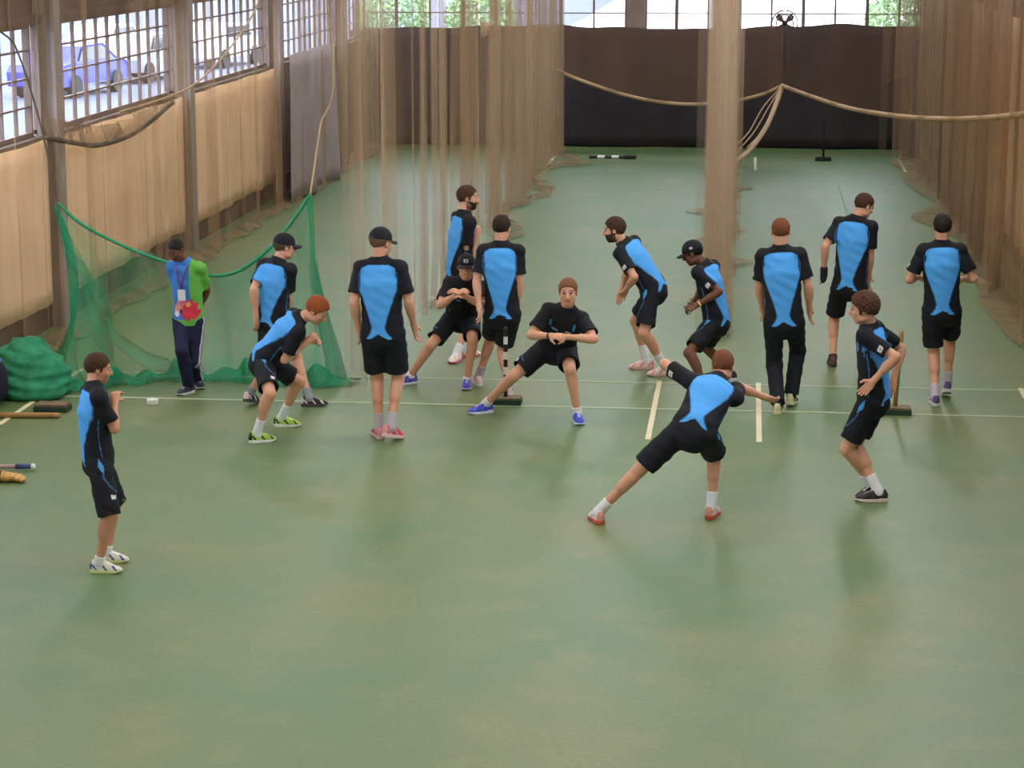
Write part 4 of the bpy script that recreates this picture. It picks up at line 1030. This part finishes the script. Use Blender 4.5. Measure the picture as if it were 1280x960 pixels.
M['eye_st'] = col_mat('striped_sleeve', .45, .4, .03, 20, bump=0)
stump_stand('training_stump', tuple(gz(632, 505)), 'black and white striped stump standing on a block base', striped=True)
t = stump_stand('training_stump', tuple(gz(1118, 517)), 'plain wooden stump standing on a block base beside the curly-haired person', h=.80)
t.rotation_euler = (0, math.radians(3), 0)
stump_stand('training_stump', tuple(gz(1029, 201)), 'dark stump on a base far away before the black curtain', wood=False, base=M['blackpl'], h=.85)
t = empty('stump_base', tuple(gz(66, 513))); tag(t, 'low block stump base lying next to the wooden pole near the green heap', 'stump base')
MB().box(-.165, .165, -.10, .10, 0, .05).build('base', M['darkgreen'], t, bevel=.01); MB().box(-.15, .15, -.09, .09, .05, .075).build('base_top', mat('worn_brown_top', srgb(122, 100, 84), .8), t, bevel=.006)
pa, pb_ = gz(-45, 519, .028), gz(75, 519, .028)
mb = MB(); mb.tube([pa, pa*.02+pb_*.98, pb_], [.026, .026, .020], 14); o = mb.build('wooden_pole', M['wood'], smooth=True); tag(o, 'plain wooden pole lying on the floor across the slanting line', 'pole')
# far lying stumps
p = gz(766, 198)
t = empty('fallen_stumps', tuple(p)); tag(t, 'black and white set of stumps lying flat in front of the black curtain', 'stumps')
mb = MB()
for j, dy in enumerate((-.09, 0, .09)):
    xs = [-.46, -.30, -.16, -.02, .12, .26]
    for i in range(5): mb.tube([(xs[i], dy, .03), (xs[i+1], dy, .03)], .022, 10, c=srgb(225, 225, 222) if i in (1, 3) else srgb(32, 34, 32))
mb.build('stumps', M['eye_st'], t); MB().box(.22, .46, -.14, .14, 0, .07).build('base', M['blackpl'], t, bevel=.01)
# roll of tape
p = gz(191, 505); t = MB(); t.lathe([(.030, 0), (.058, 0), (.060, .006), (.060, .045), (.056, .052), (.032, .052), (.030, .045)], 28)
o = t.build('tape_roll', M['white'], smooth=False, bevel=.003, loc=tuple(p)); tag(o, 'small round white roll lying on the long line', 'tape roll')
# bat at the picture edge
t = empty('cricket_bat', tuple(gz(-28, 588))); tag(t, 'cricket bat cut off by the picture edge, its blue grip pointing in', 'bat')
Lh = gz(45, 588, .04)-gz(-28, 588, .04); L_ = np.linalg.norm(Lh); t.rotation_euler = (0, 0, math.atan2(Lh[1], Lh[0]))
mb = MB(); V = []
for x, w, z0, z1 in ((-.52, .050, .012, .045), (-.50, .054, .004, .06), (-.25, .054, .002, .072), (0, .052, .006, .062), (.05, .035, .012, .055), (.07, .018, .018, .05)):
    V += [(x, -w, z0+.008), (x, -w, z0+.02), (x, 0, z1), (x, w, z0+.02), (x, w, z0+.008)]
F = [(i*5+j, i*5+(j+1) % 5, (i+1)*5+(j+1) % 5, (i+1)*5+j) for i in range(5) for j in range(5)]+[(4, 3, 2, 1, 0), tuple(25+j for j in range(5))]
mb.add(V, F); mb.build('blade', M['wood'], t, bevel=.004)
mb = MB(); mb.tube([(.04, 0, .035), (L_*.68, 0, .035)], .020, 14); mb.build('handle', mat('pinkish_grip', srgb(170, 140, 135), .7), t, smooth=True)
mb = MB(); mb.tube([(L_*.66, 0, .035), (L_*.94, 0, .035)], .023, 14); mb.build('grip', mat('blue_grip', srgb(72, 78, 120), .7), t, smooth=True)
mb = MB(); mb.tube([(L_*.93, 0, .035), (L_*.99, 0, .035), (L_, 0, .035)], [.025, .025, .015], 14); mb.build('grip_end', M['white'], t, smooth=True)
# glove pair beside it
g0 = gz(14, 602)
fg = Field(g0-.35, g0+.35, .007)
for dx, dy, a, ln in ((.0, .04, .05, .0), ):
    fg.ell(g0+A([-.04, 0, .04]), ((1, 0, 0), (0, 1, 0), (0, 0, 1)), (.10, .065, .042), k=.02)
    for j in range(4): fg.cone(g0+A([.03, -.045+.03*j, .045]), g0+A([.115-.012*abs(j-1), -.05+.032*j, .026]), .021, .018, k=.006)
    fg.cone(g0+A([-.03, .06, .04]), g0+A([.05, .095, .03]), .020, .017, k=.01); fg.cone(g0+A([-.10, 0, .045]), g0+A([-.17, 0, .05]), .055, .060, k=.02)
V, Fc = fg.mesh(); cc = np.tile(srgb(206, 158, 84), (len(V), 1)); cc[(V[:, 0] < g0[0]-.07)] = srgb(70, 44, 34); cc[np.abs(np.sin((V[:, 0]-g0[0])*70)) < .2] = srgb(150, 104, 52)
o = link_mesh('leather_glove', V, Fc, M['shoe'], col=cc); tag(o, 'tan leather glove lying by the bat at the picture edge', 'glove')
# kit bag at the edge
p = gz(-20, 506)
t = empty('kit_bag', tuple(p)); tag(t, 'upright black kit bag with blue top at the edge beside the green heap', 'bag')
fk = Field((-.4, -.3, -.02), (.4, .3, .7), .015)
for z in np.linspace(.14, .34, 5): fk.ell((0, 0, z), ((1, 0, 0), (0, 1, 0), (0, 0, 1)), (.235-.06*(z-.14), .17, .15), k=.05)
V, Fc = fk.mesh(); V[:, 2] = np.maximum(V[:, 2], 0)
link_mesh('bag_body', V, Fc, M['jersey'], t, col=np.tile(srgb(36, 34, 46), (len(V), 1)))
fk = Field((-.4, -.3, .3), (.4, .3, .8), .012); fk.ell((0, 0, .44), ((1, 0, 0), (0, 1, 0), (0, 0, 1)), (.19, .14, .06), k=.02); fk.cone((-.1, 0, .48), (.1, 0, .48), .03, .03, k=.03)
V, Fc = fk.mesh(); link_mesh('bag_top', V, Fc, M['jersey'], t, col=np.tile(srgb(80, 120, 190), (len(V), 1)))
# wall fan standing in the far window
c0 = gy(981, 29, YB-.02)
t = empty('caged_fan', tuple(c0-A([0, .02, .30]))); tag(t, 'caged fan with dark blades standing in the end windows above the black curtain', 'fan')
mb = MB()
for yy in (-.07, .07):
    for R_ in (.26, .17): mb.tube([(R_*math.cos(a), yy, .30+R_*math.sin(a)) for a in np.linspace(0, 2*math.pi, 33)], .012, 6, cap=False)
for a in np.linspace(0, 2*math.pi, 16, endpoint=False): mb.tube([(.05*math.cos(a), -.08, .30+.05*math.sin(a)), (.26*math.cos(a), -.07, .30+.26*math.sin(a)), (.26*math.cos(a), .07, .30+.26*math.sin(a))], .004, 5)
mb.build('cage', M['muntin'], t)
mb = MB()
for q in range(4):
    a = math.radians(45+90*q); r1 = A([math.cos(a), 0, math.sin(a)]); r2 = A([-math.sin(a), 0, math.cos(a)]); o0 = A([0, 0, .30])
    V = []
    for s_, w_, tw in ((.04, .025, .03), (.12, .055, .025), (.20, .06, .02), (.23, .035, .015)):
        for e in (-1, 1): V += [o0+r1*s_+r2*w_*e+A([0, tw*e-.004, 0]), o0+r1*s_+r2*w_*e+A([0, tw*e+.004, 0])]
    F = []
    for i in range(3): b0 = i*4; F += [(b0, b0+2, b0+6, b0+4), (b0+1, b0+5, b0+7, b0+3), (b0, b0+4, b0+5, b0+1), (b0+2, b0+3, b0+7, b0+6)]
    F += [(0, 1, 3, 2), (12, 14, 15, 13)]; mb.add(V, F)
mb.build('blades', mat('dark_fan_blade', srgb(84, 52, 62), .5), t); mb = MB(); mb.tube([(0, -.05, .30), (0, .10, .30)], [.045, .06], 14); mb.build('motor', M['blackpl'], t)
MB().box(-.14, .14, -.09, .09, .0, .03).box(-.02, .02, -.02, .02, .02, .30).build('stand', M['blackpl'], t)
# ------------------------------------------------------------------ outside
structure(MB().box(-90, -8.4, -40, 200, -.6, -.3), 'ground', mat('outside_paving', srgb(92, 98, 118), .9, .08, .4))
structure(MB().box(-90, 90, 47.8, 300, -.62, -.31), 'ground', mat('outside_yard', srgb(232, 236, 236), .9, .04, .2))
structure(MB().box(-34, 90, 190, 300, -.5, -.2), 'ground_lawn', mat('outside_lawn', srgb(140, 190, 110), .9, .2, .5))
def car(loc, rz, paint, label):
    t = empty('car', loc, rz); tag(t, label, 'car', 'cars parked outside the windows')
    prof = [(-2.1, .35), (-2.15, .75), (-1.95, .95), (-1.2, 1.0), (-.75, 1.42), (.65, 1.45), (1.35, 1.02), (1.95, .9), (2.1, .7), (2.08, .35)]
    V = []; n = len(prof)
    for y, sc in ((-.82, .97), (-.86, 1), (.86, 1), (.82, .97)):
        for x, z in prof: ins = .12*max(0, (z-.95))/.5; V.append((x*sc, y*(1-ins), z*(sc if z > .5 else 1)))
    F = [(i*n+j, i*n+(j+1) % n, (i+1)*n+(j+1) % n, (i+1)*n+j) for i in range(3) for j in range(n)]+[tuple(range(n-1, -1, -1)), tuple(3*n+j for j in range(n))]
    mb = MB(); mb.add(V, F); mb.build('body', paint, t, bevel=.04)
    mb = MB()
    for sy in (-1, 1): mb.add([(-1.05, sy*.845, 1.02), (1.1, sy*.845, 1.02), (.6, sy*.79, 1.36), (-.7, sy*.79, 1.36), (-1.05, sy*.80, 1.02), (1.1, sy*.80, 1.02), (.6, sy*.75, 1.36), (-.7, sy*.75, 1.36)], [(0, 1, 2, 3), (7, 6, 5, 4), (0, 4, 5, 1), (2, 6, 7, 3), (1, 5, 6, 2), (0, 3, 7, 4)])
    mb.build('side_window', MAT_CARGLASS, t)
    for sx in (-1.3, 1.3):
        for sy in (-.8, .8):
            mb = MB(); mb.tube([(sx, sy-.1, .32), (sx, sy+.1, .32)], .32, 18); mb.build('wheel', M['blackpl'], t)
MAT_CARGLASS = mat('car_glass', srgb(50, 56, 66), .1)
pw = mat('white_paint', srgb(235, 235, 240), .3); pbl = mat('blue_paint', srgb(66, 70, 170), .3); pgr = mat('grey_paint', srgb(150, 152, 160), .3)
for (px, py, pp, lab) in ((88, 118, pbl, 'blue car parked outside, seen through the large window bay'), (132, 84, pw, 'white car parked outside next to the blue one'), (272, 82, pw, 'white car parked outside, seen through the farther window bay'), (178, 100, pgr, 'grey car parked outside behind the window bars')):
    d = ray(px, py); g = CC+d*(-.3-CAM_H)/d[2]; t_ = 0.55
    car((max(g[0], -34.0) if g[0] < -34 else g[0], g[1], -.3), math.radians(80), pp, lab)
# greenery and building outside
def tree(loc, h, r, seed, label, mt):
    t = empty('bush', loc); tag(t, label, 'bush', 'bushes outside the end windows'); rr = random.Random(seed)
    mb = MB(); mb.tube([(0, 0, 0), (.1, 0, h*.3), (0, .1, h*.6)], [.06, .05, .03], 8); mb.build('trunk', M['brown'], t)
    V = []; F = []
    for i in range(2600):
        u = rr.uniform(-1, 1); a = rr.uniform(0, 6.28); q = rr.uniform(.55, 1)**.5; s = math.sqrt(1-u*u)
        c = A([r*q*s*math.cos(a), r*q*s*math.sin(a), h*.62+r*.8*q*u]); d1 = A([rr.gauss(0, 1) for _ in range(3)]); d1 = nrm(d1)*.10; d2 = nrm(np.cross(d1, A([rr.gauss(0, 1) for _ in range(3)])))*.06
        k0 = len(V); V += [c-d1, c+d2, c+d1, c-d2]; F.append((k0, k0+1, k0+2, k0+3))
    link_mesh('crown', V, F, mt, t, smooth=False)
lf = mat('leaf_green', srgb(140, 168, 120), .7, .3, 2)
tree((5.4, 84, -.3), 2.3, 1.3, 1, 'leafy bush outside the end windows beyond the fan', lf)
tree((-9.6, 82, -.3), 2.4, 1.3, 2, 'leafy bush outside the end windows behind the net folds', lf)
tree((-13.0, 84, -.3), 2.4, 1.4, 3, 'leafy bush outside the end windows nearest the windowed wall', lf)
bd_ = MB().box(-60, -56, -20, 220, -.3, 9).build('building', mat('outside_facade', srgb(168, 170, 186), .9, .1, .15)); tag(bd_, 'pale grey building across the yard outside the window wall', 'building')
# ------------------------------------------------------------------ light
w = bpy.data.worlds.new('World'); scene.world = w; w.use_nodes = True; bg = w.node_tree.nodes['Background']
sky = w.node_tree.nodes.new('ShaderNodeTexSky'); sky.sky_type = 'HOSEK_WILKIE'; sky.turbidity = 8; sky.sun_direction = nrm(A([.3, .6, .75])); sky.ground_albedo = .6
mxs = w.node_tree.nodes.new('ShaderNodeMix'); mxs.data_type = 'RGBA'; mxs.inputs[0].default_value = .25; mxs.inputs[6].default_value = (.92, .97, 1.05, 1)
w.node_tree.links.new(sky.outputs[0], mxs.inputs[7]); w.node_tree.links.new(mxs.outputs[2], bg.inputs['Color']); bg.inputs['Strength'].default_value = SKY
LX, LY = (-6.2, -2.1, 2.0), (-3, 3, 9, 15, 21, 27, 33, 39, 45)  # unseen ceiling lamps added to light the hall; far rows stronger and cooler
lampm, nt, b = new_mat('added_lamp_diffuser'); b.inputs['Emission Color'].default_value = (1, .93, .82, 1); b.inputs['Emission Strength'].default_value = 2.0
for i, y in enumerate(LY):
    for j, x in enumerate(LX):
        t = empty('added_ceiling_lamp', (x, y, ZC)); tag(t, 'long unseen lamp added under the ceiling to light the hall', 'lamp', 'added lamps under the ceiling')
        MB().box(-.16, .16, -.95, .95, -.08, 0).build('housing', M['white'], t); MB().box(-.13, .13, -.9, .9, -.10, -.08).build('diffuser', lampm, t)
        ld = bpy.data.lights.new('added_lamp_light', 'AREA'); ld.shape = 'RECTANGLE'; ld.size = .6; ld.size_y = 1.9; ld.energy = LAMP*(1.35 if y > 30 else 1.0); ld.color = (1.0, .92, .80) if y < 30 else (.92, .98, 1.0)
        lo = bpy.data.objects.new('added_lamp_light', ld); COL.objects.link(lo); lo.parent = t; lo.location = (0, 0, -.13)
cam = bpy.data.cameras.new('camera'); cam.sensor_width = 36; cam.lens = FPX/1280*36; cam.clip_end = 600
co = bpy.data.objects.new('camera', cam); COL.objects.link(co)
Rm = Matrix((tuple(CR), tuple(CU), tuple(-CF))).transposed().to_4x4(); Rm.translation = Vector(CC); co.matrix_world = Rm
scene.camera = co
vs = scene.view_settings; vs.view_transform = 'Standard'; vs.look = 'None'; vs.gamma = 1; vs.use_curve_mapping = False; vs.exposure = EXPO
cy = scene.cycles; cy.transparent_max_bounces = 40; cy.max_bounces = 6; cy.use_denoising = True; cy.sample_clamp_indirect = 4


for i, sp in enumerate(PEOPLE):
    build_person(sp)
